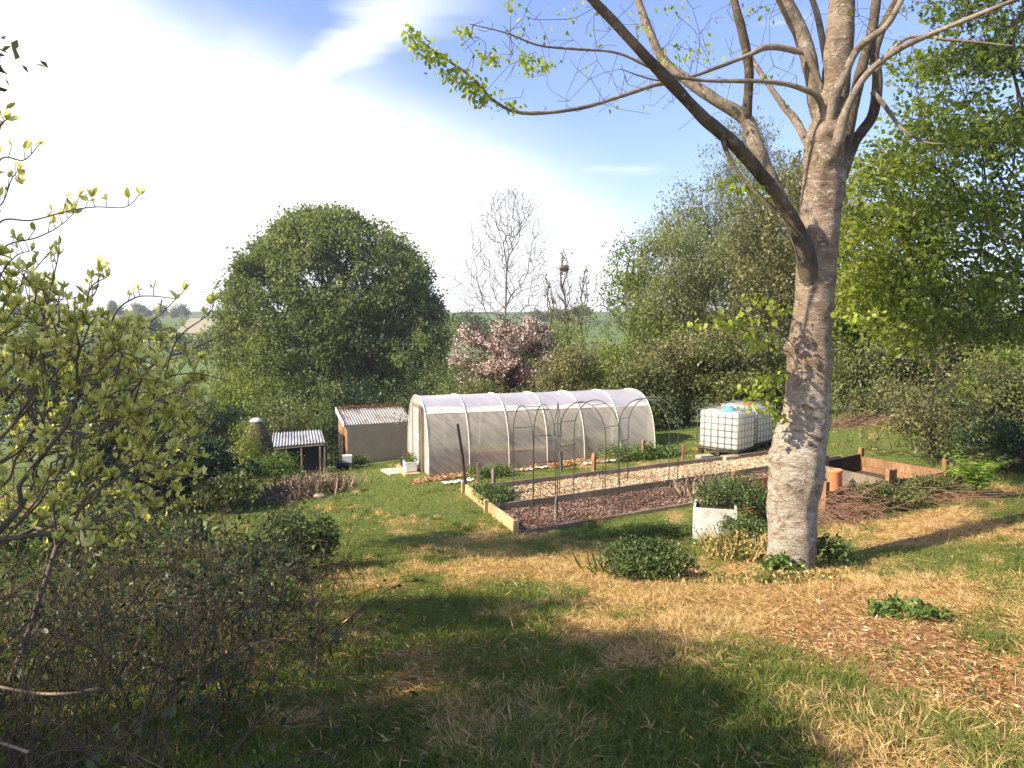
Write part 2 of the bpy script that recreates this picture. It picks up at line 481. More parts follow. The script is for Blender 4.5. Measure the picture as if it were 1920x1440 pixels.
def poly_mat(name, transp, col, milk=.5, wr=.5):
    b = NB(name)
    mp_ = b.N.new('ShaderNodeMapping'); mp_.vector_type = 'TEXTURE'; b.L.new(b.tc.outputs['Object'], mp_.inputs[0]); mp_.inputs['Rotation'].default_value = (0, math.radians(40), math.radians(18)); mp_.inputs['Scale'].default_value = (2.2, 1, .25)
    nn_ = b.N.new('ShaderNodeTexNoise'); b.L.new(mp_.outputs[0], nn_.inputs['Vector']); nn_.inputs['Scale'].default_value = 2.0; nn_.inputs['Detail'].default_value = 4; nn_.inputs['Distortion'].default_value = .5
    n = nn_.outputs[0]; n2 = b.noise(1.2, 4, .55)
    bmp = b.bump(n, wr, .05)
    c = b.mix(b.rng(n2, .35, .7), tuple(v * .84 for v in col), col)
    dif = b.N.new('ShaderNodeBsdfDiffuse'); b.L.new(c, dif.inputs[0]); b.L.new(bmp, dif.inputs['Normal'])
    tr = b.N.new('ShaderNodeBsdfTranslucent'); b.L.new(c, tr.inputs[0]); b.L.new(bmp, tr.inputs['Normal'])
    gl = b.N.new('ShaderNodeBsdfGlossy'); gl.inputs['Roughness'].default_value = .28; b.L.new(bmp, gl.inputs['Normal'])
    tp = b.N.new('ShaderNodeBsdfTransparent'); tp.inputs[0].default_value = (.93, .92, .88, 1)
    m1 = b.N.new('ShaderNodeMixShader'); m1.inputs[0].default_value = milk; b.L.new(dif.outputs[0], m1.inputs[1]); b.L.new(tr.outputs[0], m1.inputs[2])
    m2 = b.N.new('ShaderNodeMixShader'); b.L.new(m1.outputs[0], m2.inputs[1]); b.L.new(tp.outputs[0], m2.inputs[2])
    b.L.new(b.rng(n, .3, .7, max(0, transp - .14), min(1, transp + .14)), m2.inputs[0])
    m3 = b.N.new('ShaderNodeMixShader'); lw = b.N.new('ShaderNodeLayerWeight'); lw.inputs[0].default_value = .25
    b.L.new(b.rng(lw.outputs[0], 0, 1, .05, .5), m3.inputs[0]); b.L.new(m2.outputs[0], m3.inputs[1]); b.L.new(gl.outputs[0], m3.inputs[2])
    return b.done(m3.outputs[0])


M['poly_top'] = poly_mat('polythene_top', .08, (.98, .89, .81), .28, .15)
M['poly_side'] = poly_mat('polythene_side', .54, (.93, .83, .68), .4, 1.0)
M['poly_end'] = poly_mat('polythene_end', .08, (.92, .91, .89), .3, .4)
M['tape'] = plain('hoop_tape', (.74, .70, .63), .5, .1, 10)


def corr_mat(name, c1, c2, moss):
    b = NB(name); n = b.noise(2.2, 6, .65); n3 = b.noise(5, 6, .7)
    col = b.mix(n3, c1, c2); col = b.mix(b.rng(n, .52, .62), col, moss)
    return b.done(b.bsdf(col, .75, b.bump(n3, .3, .01), .3))


M['tin'] = corr_mat('corrugated_grey', (.25, .26, .28), (.42, .43, .44), (.22, .22, .22))
M['tin_moss'] = corr_mat('corrugated_mossy', (.27, .26, .25), (.44, .43, .41), (.24, .19, .155))
M['render_wall'] = plain('weathered_board_wall', (.50, .36, .26), .9, .25, 3)
M['white_paint'] = plain('white_paint', (.70, .69, .66), .7, .15, 6)
M['shade_inside'] = plain('inside_shade_boarding', (.03, .028, .028), .9, .3, 4)  # near-black boards, the shelter's inner shade put into their colour
def old_paint():
    b = NB('old_paint'); n = b.noise(5, 7, .7); n2 = b.noise(22, 6, .7)
    c = b.ramp(n, [(.35, (.30, .26, .21)), (.5, (.56, .53, .49)), (.7, (.66, .64, .61))]); c = b.mix(b.rng(n2, .56, .64, 0, .7), c, (.22, .17, .12))
    return b.done(b.bsdf(c, .85, b.bump(n2, .4, .01), .2))


M['old_paint'] = old_paint()
M['stone'] = plain('stone', (.36, .30, .24), .9, .3, 6)
M['slab'] = plain('paving_slab', (.55, .45, .34), .9, .15, 9)
M['terracotta'] = plain('terracotta', (.62, .24, .10), .75, .15, 9)
M['teal'] = plain('teal_plastic', (.10, .48, .50), .4, .05)
M['redcap'] = plain('red_plastic', (.42, .10, .09), .5, .1)
M['blacktub'] = plain('black_tub', (.02, .02, .022), .45, .2)
M['slate'] = plain('slate_roof', (.15, .14, .145), .8, .3, 1)
M['cob'] = plain('house_stone', (.30, .26, .23), .9, .25, 1)
M['lichenroof'] = plain('lichen_roof', (.22, .20, .15), .9, .25, .8)
M['wicker'] = wood_mat('wicker', (.05, .035, .022), (.17, .12, .07), (.30, .22, .13), (3, 3, 5), 8)
M['glass'] = plain('window_glass', (.03, .035, .04), .1, .1, 1, .6)

# ------------------------------------------------------------------ layout anchors
AX = np.array((.95, .31)) / np.hypot(.95, .31)      # along tunnel and beds
PX = np.array((-AX[1], AX[0]))                        # away from the camera
T0 = np.array((-2.2, 19.8))                           # near corner of the tunnel
TW, TL, TH, TZ = 3.0, 6.7, 2.0, CAMZ - 4.13
B0 = np.array((-1.04, 16.5))                          # far left corner of the beds
BL, BW = 8.4, 3.65


def bed_uv(x, y):
    dx, dy = x - B0[0], y - B0[1]
    return dx * AX[0] + dy * AX[1], dx * AX[1] - dy * AX[0]   # u along, v towards the camera


def tun_uv(x, y):
    dx, dy = x - T0[0], y - T0[1]
    return dx * AX[0] + dy * AX[1], -dx * AX[1] + dy * AX[0]


# straw / litter masks in world space: px centre, radii in pixels, weight
def blob(px, py, rx, ry, w):
    c = gp(px, py); y = c[1]; Dp = max(.08, -ray(px, py)[1])
    a = gp(px, py - ry * .7); b_ = gp(px, py + ry * .7)
    return c[0], c[1], rx * y / F, max(.25, (a[1] - b_[1]) / 1.4), w


STRAW = [blob(*b) for b in [(1080, 1050, 260, 60, .85), (1230, 1110, 240, 60, .6), (900, 1100, 80, 30, .4), (1200, 1205, 100, 45, .7), (1400, 1170, 300, 110, .5), (1700, 1130, 320, 130, .75), (1500, 1330, 140, 90, .3),
         (1750, 1380, 220, 60, .35), (720, 1080, 150, 40, .3), (810, 1280, 120, 60, .5), (480, 1030, 120, 40, .4), (520, 935, 90, 16, .5), (735, 985, 40, 14, .6), (1620, 1010, 130, 40, .7), (1850, 990, 120, 50, .7),
         (700, 1190, 160, 50, .4), (1300, 1420, 120, 60, .4), (900, 1380, 90, 60, .5), (560, 1140, 110, 30, .4), (640, 935, 60, 10, .25), (560, 1070, 100, 25, .3)]]
GREEN = [blob(*b) for b in [(650, 900, 200, 30, .6), (700, 1010, 200, 50, .35), (1000, 1030, 90, 25, .4), (780, 1130, 120, 50, .35), (1400, 1420, 130, 60, .8), (1180, 1390, 200, 60, .4), (1330, 1150, 120, 30, .35), (1450, 1300, 160, 50, .35), (1600, 1290, 120, 40, .3), (1860, 1060, 60, 16, .3), (640, 1180, 110, 40, .5), (1120, 1320, 170, 80, .5), (1350, 1270, 130, 50, .3), (1800, 1380, 140, 50, .3),
         (1240, 830, 80, 20, .7), (1650, 820, 130, 30, .4), (900, 1220, 150, 60, .35), (1200, 1000, 120, 20, .6)]]
LITTER = [blob(*b) for b in [(1600, 1150, 260, 110, .75), (1780, 1230, 240, 110, .7), (1500, 1220, 180, 60, .45), (760, 1230, 140, 60, .55), (700, 1290, 160, 50, .5), (1400, 1050, 120, 50, .4), (620, 1070, 60, 14, .5), (900, 1420, 120, 40, .4), (1760, 1010, 160, 50, .6), (1880, 830, 140, 40, .4)]]


def blobsum(L, x, y):
    s = np.zeros_like(x)
    for (cx, cy, rx, ry, w) in L:
        s += w * np.exp(-(((x - cx) / rx) ** 2 + ((y - cy) / ry) ** 2))
    return s


def masks(x, y):
    n1 = fbm(x, y, 1.6, 4, 21); n2 = fbm(x, y, .5, 3, 22)
    s = .0 + blobsum(STRAW, x, y) - 1.2 * blobsum(GREEN, x, y) + (n1 - .5) * 1.5 + (n2 - .5) * 1.1
    l = -.05 + blobsum(LITTER, x, y) + (n2 - .5) * .7 + (fbm(x, y, 1.1, 3, 31) - .5) * .7
    r = np.hypot(x, y); s = s - sstep(20, 34, r) * .35 * (1 - sstep(-8, -14, x))
    return np.clip(sstep(.1, .9, s), 0, 1), .85 * np.clip(sstep(.1, 1.0, l), 0, 1)


# ------------------------------------------------------------------ ground sheet
def build_ground():
    def axis(lo, hi, a, b, st):
        mid = list(np.arange(a, b, st)); L = []; v = a; d = st
        while v > lo: d *= 1.13; v -= d; L.append(v)
        Rr = []; v = b; d = st
        while v < hi: Rr.append(v); d *= 1.10; v += d
        return np.array(L[::-1] + mid + Rr)
    xs = axis(-1100, 1100, -9, 12, .11); ys = axis(-60, 1150, 1.2, 24, .11)
    X, Y = np.meshgrid(xs, ys); Z = H(X.ravel(), Y.ravel()).reshape(X.shape)
    # flatten inside the tunnel and the beds, lower the soil a little
    u, v = bed_uv(X, Y); inb = (u > 0) & (u < BL) & (v > 0) & (v < BW)
    Z = np.where(inb, Z - .02, Z)
    tu, tv = tun_uv(X, Y); inside = sstep(-.15, .1, tu) * sstep(TL + .15, TL - .1, tu) * sstep(-.05, .15, tv) * sstep(TW + .05, TW - .15, tv)
    Z = Z * (1 - inside) + (TZ + .03) * inside
    s, l = masks(X, Y)
    s = s * (1 - inside); wild = sstep(30, 45, np.hypot(X, Y))
    soil = np.maximum(inb * 1.0, inside)
    # ground in front of the tunnel: weeds, chips and brown soil strip
    strip = sstep(-.9, -.5, tv) * sstep(.1, -.1, tv) * sstep(-.7, 0, tu) * sstep(TL - .6, TL - 1.6, tu)
    l = np.maximum(l, strip * .9)
    nx, ny = len(xs), len(ys)
    idx = np.arange(nx * ny).reshape(ny, nx)
    Fq = np.stack([idx[:-1, :-1], idx[:-1, 1:], idx[1:, 1:], idx[1:, :-1]], -1).reshape(-1, 4)
    col = np.stack([s, l, soil, wild], -1).reshape(-1, 4)
    b = NB('ground'); a = b.attr('mask'); sp = b.N.new('ShaderNodeSeparateColor'); b.L.new(a.outputs['Color'], sp.inputs[0])
    n1 = b.noise(28, 9, .75); n2 = b.noise(5, 6, .65); n3 = b.noise(120, 5, .7); nf = b.noise(.02, 4, .6); nf2 = b.noise(.3, 6, .6)
    green = b.ramp(n1, [(.3, (.06, .085, .02)), (.5, (.12, .165, .038)), (.7, (.20, .24, .07))])
    green = b.mix(b.rng(n2, .4, .7, 0, .6), green, (.17, .17, .05))
    straw = b.ramp(n1, [(.28, (.24, .15, .065)), (.5, (.52, .35, .16)), (.72, (.72, .52, .27))])
    litter = b.ramp(n3, [(.3, (.18, .085, .04)), (.5, (.40, .21, .10)), (.7, (.60, .38, .20))])
    so = b.ramp(n1, [(.3, (.05, .03, .022)), (.6, (.12, .07, .05)), (.75, (.20, .13, .10))])
    c = b.mix(sp.outputs[0], green, straw); c = b.mix(sp.outputs[1], c, litter); c = b.mix(sp.outputs[2], c, so)
    vor = b.N.new('ShaderNodeTexVoronoi'); mp = b.N.new('ShaderNodeMapping'); b.L.new(b.tc.outputs['Object'], mp.inputs[0]); mp.inputs['Scale'].default_value = (.011, .018, 0)
    b.L.new(mp.outputs[0], vor.inputs['Vector']); vor.inputs['Scale'].default_value = 1.0
    fld = b.ramp(vor.outputs['Color'], [(.2, (.10, .15, .045)), (.45, (.13, .20, .05)), (.6, (.17, .19, .09)), (.8, (.11, .13, .06))])
    fld = b.mix(b.rng(nf2, .35, .7, 0, .6), fld, (.075, .10, .035))
    c = b.mix(a.outputs['Alpha'], c, fld)
    h = b.math('ADD', n1, b.math('MULTIPLY', n3, .5))
    m = b.done(b.bsdf(c, .95, b.bump(h, .9, .03), .1))
    g = npmesh('ground', np.stack([X, Y, Z], -1).reshape(-1, 3), Fq, m, attrs={'mask': col}, smooth=True)
    tag(g, kind='structure')
    return g


build_ground()

# ------------------------------------------------------------------ leaf and blade scatter
LEAF_S = (np.array([(0, 0, 0), (.45, .30, .06), (1, 0, -.05), (.45, -.30, .06)], float), np.array([(0, 1, 2), (0, 2, 3)]))
LEAF_L = (np.array([(0, 0, 0), (.30, .20, .05), (.30, 0, -.01), (.30, -.20, .05), (.68, .19, .0), (.68, 0, -.05), (.68, -.19, .0), (1, 0, -.14)], float),
          np.array([(0, 2, 1), (0, 3, 2), (1, 2, 5), (1, 5, 4), (2, 3, 6), (2, 6, 5), (4, 5, 7), (5, 6, 7)]))
CHIP = (np.array([(-.5, -.2, 0), (.5, -.16, .05), (.5, .2, 0), (-.5, .16, .07)], float), np.array([(0, 1, 2), (0, 2, 3)]))


def unit(v): return v / (np.linalg.norm(v, axis=-1, keepdims=True) + 1e-9)


def leaves(C, D, Nn, size, shape=LEAF_S, tint=None, width=1.0):
    """arrays for many leaves at C, along D, normals near Nn"""
    T, Fc = shape; n = len(C); D = unit(D); S = unit(np.cross(Nn, D)); Nn = np.cross(D, S)
    size = np.broadcast_to(size, (n,))
    L = T[None] * size[:, None, None]
    V = C[:, None] + L[..., 0:1] * D[:, None] + L[..., 1:2] * S[:, None] * width + L[..., 2:3] * Nn[:, None]
    k = len(T); Fa = (Fc[None] + (np.arange(n) * k)[:, None, None]).reshape(-1, 3)
    t = R.random(n) if tint is None else tint
    return V.reshape(-1, 3), Fa, np.repeat(t, k)


def rdir(n, zb=0):
    v = R.normal(size=(n, 3)); v[:, 2] += zb; return unit(v)


def prisms(P0, P1, R0, R1, n=5):
    d = unit(P1 - P0); ref = np.where(np.abs(d[:, 2:3]) < .9, np.array([[0, 0, 1.]]), np.array([[1., 0, 0]]))
    a = unit(np.cross(d, ref)); b = np.cross(d, a); t = np.arange(n) * 2 * math.pi / n
    ring = a[:, None] * np.cos(t)[None, :, None] + b[:, None] * np.sin(t)[None, :, None]
    P1e = P1 + d * R1[:, None] * .4
    V = np.concatenate([P0[:, None] + ring * R0[:, None, None], P1e[:, None] + ring * R1[:, None, None]], 1)
    k = np.arange(n); q = np.stack([k, (k + 1) % n, (k + 1) % n + n, k + n], -1)
    Fq = (q[None] + (np.arange(len(P0)) * 2 * n)[:, None, None]).reshape(-1, 4)
    return V.reshape(-1, 3), Fq


def grow(nodes, parent, targets, bf=.35, seglen=.5, jit=.10, path0=None, droop=0.0):
    """attach every target to the growing skeleton by shortest wire + path length"""
    nodes = [np.asarray(p, float) for p in nodes]; parent = list(parent)
    path = []
    for i, p in enumerate(nodes):
        path.append(0.0 if parent[i] < 0 or path0 == 0 else path[parent[i]] + np.linalg.norm(p - nodes[parent[i]]))
    T = np.asarray(targets, float); n = len(T); NP = np.array(nodes)
    C = np.linalg.norm(T[:, None] - NP[None], axis=2) + bf * np.array(path)[None]
    best = C.min(1); bi = C.argmin(1); alive = np.ones(n, bool)
    for _ in range(n):
        j = int(np.argmin(np.where(alive, best, 1e9))); alive[j] = False
        p0 = nodes[bi[j]]; p1 = T[j]; L = np.linalg.norm(p1 - p0); k = max(1, int(L / seglen)); last = bi[j]
        new = []
        for q in range(1, k + 1):
            t = q / k; p = p0 * (1 - t) + p1 * t
            if q < k: p = p + R.normal(size=3) * jit * L / k * 1.2 + np.array((0, 0, droop * math.sin(t * math.pi) * L))
            nodes.append(p); parent.append(last); path.append(path[last] + np.linalg.norm(p - nodes[last])); last = len(nodes) - 1; new.append(last)
        for q in new:
            c = np.linalg.norm(T - nodes[q], axis=1) + bf * path[q]
            up = alive & (c < best); best[up] = c[up]; bi[up] = q
    return np.array(nodes), np.array(parent)


def radii(nodes, parent, r0, p=2.4, rmax=None):
    n = len(nodes); acc = np.zeros(n); nch = np.zeros(n, int)
    for i in range(n - 1, 0, -1):
        if acc[i] == 0: acc[i] = r0 ** p
        if parent[i] >= 0: acc[parent[i]] += acc[i]; nch[parent[i]] += 1
    if acc[0] == 0: acc[0] = r0 ** p
    r = acc ** (1 / p)
    if rmax: r = np.minimum(r, rmax)
    return r, nch


def wood(name, nodes, parent, r, mat, root, n=5, off=None):
    i = np.where(parent >= 0)[0]; P0 = nodes[parent[i]]; P1 = nodes[i]
    Ra = np.minimum(r[parent[i]], r[i] * 1.35); V, Fq = prisms(P0, P1, Ra, r[i], n)
    return npmesh(name, V, Fq, mat, root, smooth=True)


def crown_pts(n, c, rad, clumps=40, cs=.22, shell=.45, flat=0.0, seed=0):
    """points in an uneven ellipsoid; gathered in clumps"""
    g = unit(R.normal(size=(clumps, 3))); g[:, 2] = np.where(g[:, 2] < -flat, -g[:, 2] * .4 - flat * .5, g[:, 2]); g *= (R.random((clumps, 1)) ** shell) * (.82 + .18 * R.random((clumps, 1)))
    k = R.integers(0, clumps, n)
    p = g[k] + R.normal(size=(n, 3)) * cs * np.array((1, 1, .6))
    l = np.linalg.norm(p, axis=1, keepdims=True); p = np.where(l > 1.08, p / l * (1.0 + .22 * R.random((n, 1)) ** 2), p)
    return np.asarray(c) + p * np.asarray(rad)


def plant(name, label, cat, base, c, rad, nt, lpt, sig, lsize, lmat, r0=.012, bark='bark_dark', bf=.35, clumps=40, cs=.2, shell=.4, flat=.2,
          group=None, trunk_top=None, zb=.6, shape=LEAF_S, seglen=.6, pw=2.4, rmax=None, parts=('trunk', 'crown'), targets=None, droop=0, ldown=0, tint=None, width=1.0, stems=1):
    """a tree or bush: skeleton of limbs and leaves at its tips"""
    base = np.asarray(base, float); c = np.asarray(c, float); rad = np.asarray(rad, float)
    e = empty(name, base, label, cat, group)
    T = crown_pts(nt, c, rad, clumps, cs, shell, flat) if targets is None else targets
    if trunk_top is None: trunk_top = base + (c - base) * .75
    k = 6; tr = [base + np.array((0, 0, -.2))] + [base * (1 - t) + np.asarray(trunk_top) * t + R.normal(size=3) * .02 * np.linalg.norm(trunk_top - base) for t in np.linspace(.12, 1, k)]
    par = [-1] + list(range(k))
    nodes, parent = grow(tr, par, T, bf, seglen, .12, droop=droop)
    r, nch = radii(nodes, parent, r0, pw, rmax)
    if bark is not None: wood(parts[0], nodes, parent, r, M[bark], e)
    if lpt:
        tips = nodes[(r < r0 * 2.0)]; m = int(len(tips) * lpt)
        C = tips[R.integers(0, len(tips), m)] + R.normal(size=(m, 3)) * sig
        D = rdir(m, -ldown); Nn = rdir(m, 1.0)
        # tint: patches plus per-leaf spread
        tt = .5 + .35 * (fbm(C[:, 0] + C[:, 2], C[:, 1] - C[:, 2], rad[0] * .35, 2, 4) - .5) * 2 + R.normal(size=m) * .17
        if tint: tt = tint(C, tt)
        V, Fa, t = leaves(C, D, Nn, lsize * (.65 + .7 * R.random(m)), shape, np.clip(tt, 0, 1), width)
        npmesh(parts[1], V, Fa, M[lmat], e, attrs={'tint': t})
    return e, nodes, parent, r


def pxr(w, Y): return w * Y / F


def bush(name, label, px, py_top, py_base, wpx, Y, lmat, n=500, lpt=14, ls=.10, sig=.12, cat='bush', depth=.8, group=None, bark='bark_dark', base_z=None, r0=.006, clumps=28, tint=None, **kw):
    top = at(px, py_top, Y); bz = Hs(top[0], Y) if base_z is None else base_z
    rx = pxr(wpx / 2, Y); h = top[2] - bz
    c = (top[0], Y, bz + h * .48); rad = (rx * 1.12, rx * depth * 1.1, h * .62)
    return plant(name, label, cat, (top[0], Y, bz), c, rad, n, lpt, sig, ls, lmat, r0=r0, bark=bark, clumps=clumps, flat=.75, group=group, trunk_top=(top[0], Y, bz + h * .25), seglen=.5, rmax=.12, tint=tint, parts=('stems', 'foliage'), **kw)


#@@TREES
# ------------------------------------------------------------------ oak and the far trees
oc = at(628, 600, 52); og = Hs(oc[0], 52)


def oak_targets(n):
    cl = []
    while len(cl) < 520:
        p = R.uniform(-1, 1, 3); q = np.hypot(p[0], p[1])
        h = (p[2] + 1) / 2                      # 0 bottom .. 1 top
        lim = math.sqrt(max(0, 1 - (max(0, h - .30) / .70) ** 2.2)) * (.93 + .07 * min(1, h / .3))
        w = .35 + .65 * (q / max(lim, .01)) ** 2 if h < .85 else 1
        if q < lim and R.random() < w: cl.append((p[0], p[1], round(h * 13) / 13 + R.normal() * .012 - .05 * (q / max(lim, .01)) ** 2))
    for _ in range(330):
        h = 1 - R.random() ** 1.3 * .75; lim = math.sqrt(max(0, 1 - (max(0, h - .30) / .70) ** 2.2)); a = R.uniform(0, 2 * math.pi); cl.append((math.cos(a) * lim * .93, math.sin(a) * lim * .93, h - .02))
    cl = np.array(cl); k = R.integers(0, len(cl), n); return cl[k] + R.normal(size=(n, 3)) * np.array((.06, .06, .014))


ot = oak_targets(8000); sc_ = pxr(1, 52)
lean = np.interp(ot[:, 2], [0, .35, 1], [0, -.02, -.02])
zt = np.array((oc[0] + pxr(-2, 52), 52, at(628, 785, 52)[2])); zh = at(628, 396, 52)[2] - zt[2]
OT = np.stack([zt[0] + ot[:, 0] * pxr(212, 52) * (1 + .0 * ot[:, 2]) + lean, 52 + ot[:, 1] * pxr(180, 52), zt[2] + ot[:, 2] * zh], -1)
plant('oak_tree', 'large rounded dark green oak standing alone behind the sheds', 'tree', (oc[0] + .2, 52, og), (oc[0], 52, 2), (7.7, 6.5, 7), 0, 18, .24, .23, 'oak', r0=.015, bark='bark_dark', bf=.55,
      trunk_top=(oc[0] + .3, 52, og + 6.0), targets=OT, seglen=.9, pw=2.25)

# tall bare tree
bx = at(943, 600, 60); bg = Hs(bx[0], 60)
def bare_targets(n, h0, h1, w, wt=.5):
    t = R.random(n) ** .75; wz = w * np.interp(t, [0, .25, .6, .85, 1], [.8, 1, .85, .6, .2]); a = R.random(n) * 2 * math.pi; q = np.sqrt(R.random(n)) * (.55 + .45 * R.random(n))
    return np.stack([np.cos(a) * q * wz, np.sin(a) * q * wz, h0 + (h1 - h0) * t], -1)
btop = at(955, 352, 60)[2]
BT = bare_targets(1900, at(945, 600, 60)[2], btop, pxr(140, 60)); BT[:, 0] += bx[0] + np.interp(BT[:, 2], [0, 10], [-.2, .5]); BT[:, 1] += 60
plant('bare_tree', 'tall leafless tree standing behind the pink blossom tree', 'tree', (bx[0], 60, bg), (bx[0], 60, 4), (3, 3, 5), 0, 0, .1, .1, 'oak', r0=.0105, bark='bark_grey', bf=.42, trunk_top=(bx[0] + .35, 60, at(950, 450, 60)[2]), targets=BT, seglen=.5, pw=3.0, rmax=.2, parts=('trunk', 'crown'))

# slim ivy-clad leafless stems
for i, (px, top, bpx, n, lab) in enumerate([(1058, 466, 1066, 260, 'slim leafless tree with a nest near its top'), (1100, 500, 1082, 200, 'slim leafless tree leaning right of the nest tree'), (1022, 515, 1048, 190, 'short leafless tree leaning left of the nest tree')]):
    Y = 44; p1 = at(px, top, Y); b0 = at(bpx, 690, Y); g = Hs(b0[0], Y)
    t = R.random(n); lat = np.interp(t, [0, .4, 1], [.9, .75, .05]) * (1.0 if i == 0 else .8)
    T = np.stack([b0[0] + (p1[0] - b0[0]) * t + R.normal(size=n) * lat * .6, Y + R.normal(size=n) * lat * .6, at(px, 610, Y)[2] + (p1[2] - at(px, 610, Y)[2]) * t], -1)
    e, nd, pr, rr = plant('slim_tree', lab, 'tree', (b0[0], Y, g), b0, (1, 1, 1), 0, .4, .2, .16, 'lime', r0=.011, bark='bark_twig', bf=.7, trunk_top=b0 * .4 + p1 * .6, targets=T, seglen=.5, pw=2.5, rmax=.13)
    if i == 0:
        c = at(1058, 503, Y); n_ = 24; V = []
        for a in range(n_):
            for q in range(14):
                th = math.pi * q / 13; ph = 2 * math.pi * a / n_; v = np.array((math.cos(ph) * math.sin(th) * .27, math.sin(ph) * math.sin(th) * .27, math.cos(th) * .17)); V.append(c + v * (1 + .55 * mnoise.noise(Vector(v * 17))))
        idx = np.arange(n_ * 14).reshape(n_, 14); nx = np.roll(idx, -1, 0); Fq = np.stack([idx[:, :-1], idx[:, 1:], nx[:, 1:], nx[:, :-1]], -1).reshape(-1, 4)
        tag(npmesh('bird_nest', np.array(V), Fq, M['stem_brown']), 'round dark bird nest high in the slim leafless tree', 'nest')

# small light green tree and willow behind the hedge
def px_tree(name, label, px, pt, pb, wpx, Y, lmat, nt, lpt, ls, sig, trunk_px=None, bark='bark_dark', **kw):
    top = at(px, pt, Y); bot = at(px, pb, Y); tb = at(trunk_px or px, pb, Y); g = Hs(tb[0], Y)
    c = (top + bot) / 2; rad = (pxr(wpx / 2, Y), pxr(wpx / 2, Y) * .85, (top[2] - bot[2]) / 2)
    kw.setdefault('trunk_top', (c[0], Y, c[2] - rad[2] * .3))
    return plant(name, label, 'tree', (tb[0], Y, g), c, rad, nt, lpt, sig, ls, lmat, bark=bark, **kw)


px_tree('young_tree', 'thin light green tree between the bare trees and the willow', 1195, 432, 640, 165, 42, 'lime', 800, 4.5, .17, .24, 1165, r0=.015, clumps=34, cs=.16, shell=.5, flat=.5, tint=lambda C, t: t * .6)
px_tree('willow_tree', 'tall grey-green willow with drooping twigs left of the trunk', 1390, 225, 690, 330, 38, 'willow', 3400, 13, .17, .22, 1370, r0=.009, clumps=150, cs=.12, shell=.36, flat=.9, ldown=1.2, bark='bark_grey', width=.6)
px_tree('willow_tree', 'lower grey-green tree filling the gap beside the young tree', 1285, 400, 700, 215, 34, 'willow', 1600, 13, .15, .20, 1290, r0=.009, clumps=70, cs=.14, shell=.38, flat=.9, ldown=1.0, bark='bark_grey', width=.7)
px_tree('woodland_tree', 'dull green tree right behind the big trunk', 1500, 280, 700, 260, 30, 'olive', 1900, 15, .14, .18, 1500, r0=.008, clumps=80, cs=.15, shell=.38, flat=.9)
px_tree('woodland_tree', 'green tree showing between the trunk and the beech twigs', 1640, 500, 740, 230, 27, 'hedge_bright', 1200, 14, .14, .17, 1640, r0=.008, clumps=60, cs=.16, shell=.38, flat=.9)
px_tree('woodland_tree', 'dark green tree behind the beech twigs at the right edge', 1840, 560, 740, 300, 29, 'hedge', 1100, 14, .14, .18, 1830, r0=.008, clumps=60, cs=.16, shell=.38, flat=.9)

# pink blossom tree
bt = px_tree('blossom_tree', 'dark-leaved tree covered in pale pink blossom behind the tunnel', 952, 590, 800, 215, 34, 'copper', 1500, 14, .11, .14, r0=.006, clumps=90, cs=.13, shell=.35, flat=.95)
nd, rr = bt[1], bt[3]; tips = nd[rr < .012]; tips = tips[(tips[:, 1] < 34.6)]
m = 21000; C = tips[R.integers(0, len(tips), m)] + R.normal(size=(m, 3)) * .10
keep = (fbm(C[:, 0], C[:, 2] * 1.2, .55, 3, 77) + .10 * np.clip((C[:, 2] + .3), -1, 1)) > .50; C = C[keep]
V, Fa, t = leaves(C, rdir(len(C)), rdir(len(C)), .075 * (.7 + .6 * R.random(len(C))), LEAF_S, width=1.5); npmesh('blossom', V, Fa, M['blossom'], bt[0], attrs={'tint': t})

# hedge line behind the tunnel
HG = 'hedge bushes behind the tunnel'
for (nm, lab, px, pt, wp, Y, mt, n, lp, tn) in [
    ('hedge_bush', 'bright yellow-green bush behind the tunnel ridge', 1130, 640, 190, 31, 'hedge_bright', 900, 15, None),
    ('hedge_bush', 'green bush beyond the tunnel reaching up to the light green tree', 1215, 582, 230, 33, 'hedge_bright', 1200, 15, None),
    ('hedge_bush', 'large brownish green bush behind the far end of the tunnel', 1295, 618, 230, 28, 'olive', 1300, 16, None),
    ('hedge_bush', 'dark green bush directly behind the white water tanks', 1405, 640, 210, 27, 'hedge', 1200, 16, None),
    ('hedge_bush', 'grey-green bush between pink blossom and bright bush', 1062, 655, 140, 29, 'olive', 700, 16, None),
    ('hedge_bush', 'dark bush low behind the tunnel by the far hoop', 1215, 685, 150, 26.5, 'hedge', 700, 15, None),
    ('hedge_bush', 'rounded green bush behind the tree trunk', 1500, 590, 220, 29, 'hedge', 1000, 16, None),
    ('hedge_bush', 'tall green bush standing behind the tank hedge under the willow', 1375, 575, 230, 33, 'hedge', 1200, 15, None),
    ('hedge_bush', 'pale green bush under the slim leafless trees', 1080, 598, 200, 40, 'hedge_bright', 800, 13, None),
    ('hedge_bush', 'olive bush between the slim trees and the blossom', 1010, 625, 130, 39, 'olive', 500, 13, None),
    ('hedge_bush', 'dark bush under the right side of the oak', 840, 620, 190, 38, 'oak', 1000, 16, None),
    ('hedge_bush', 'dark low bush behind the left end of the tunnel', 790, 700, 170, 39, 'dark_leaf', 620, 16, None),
    ('hedge_bush', 'low green bush beneath the pink blossom tree', 880, 722, 190, 30, 'hedge', 620, 16, None)]:
    top = at(px, pt, Y); bush(nm, lab, px, pt, 800, wp, Y, mt, n, lp, .115, .14, group=HG, tint=tn)

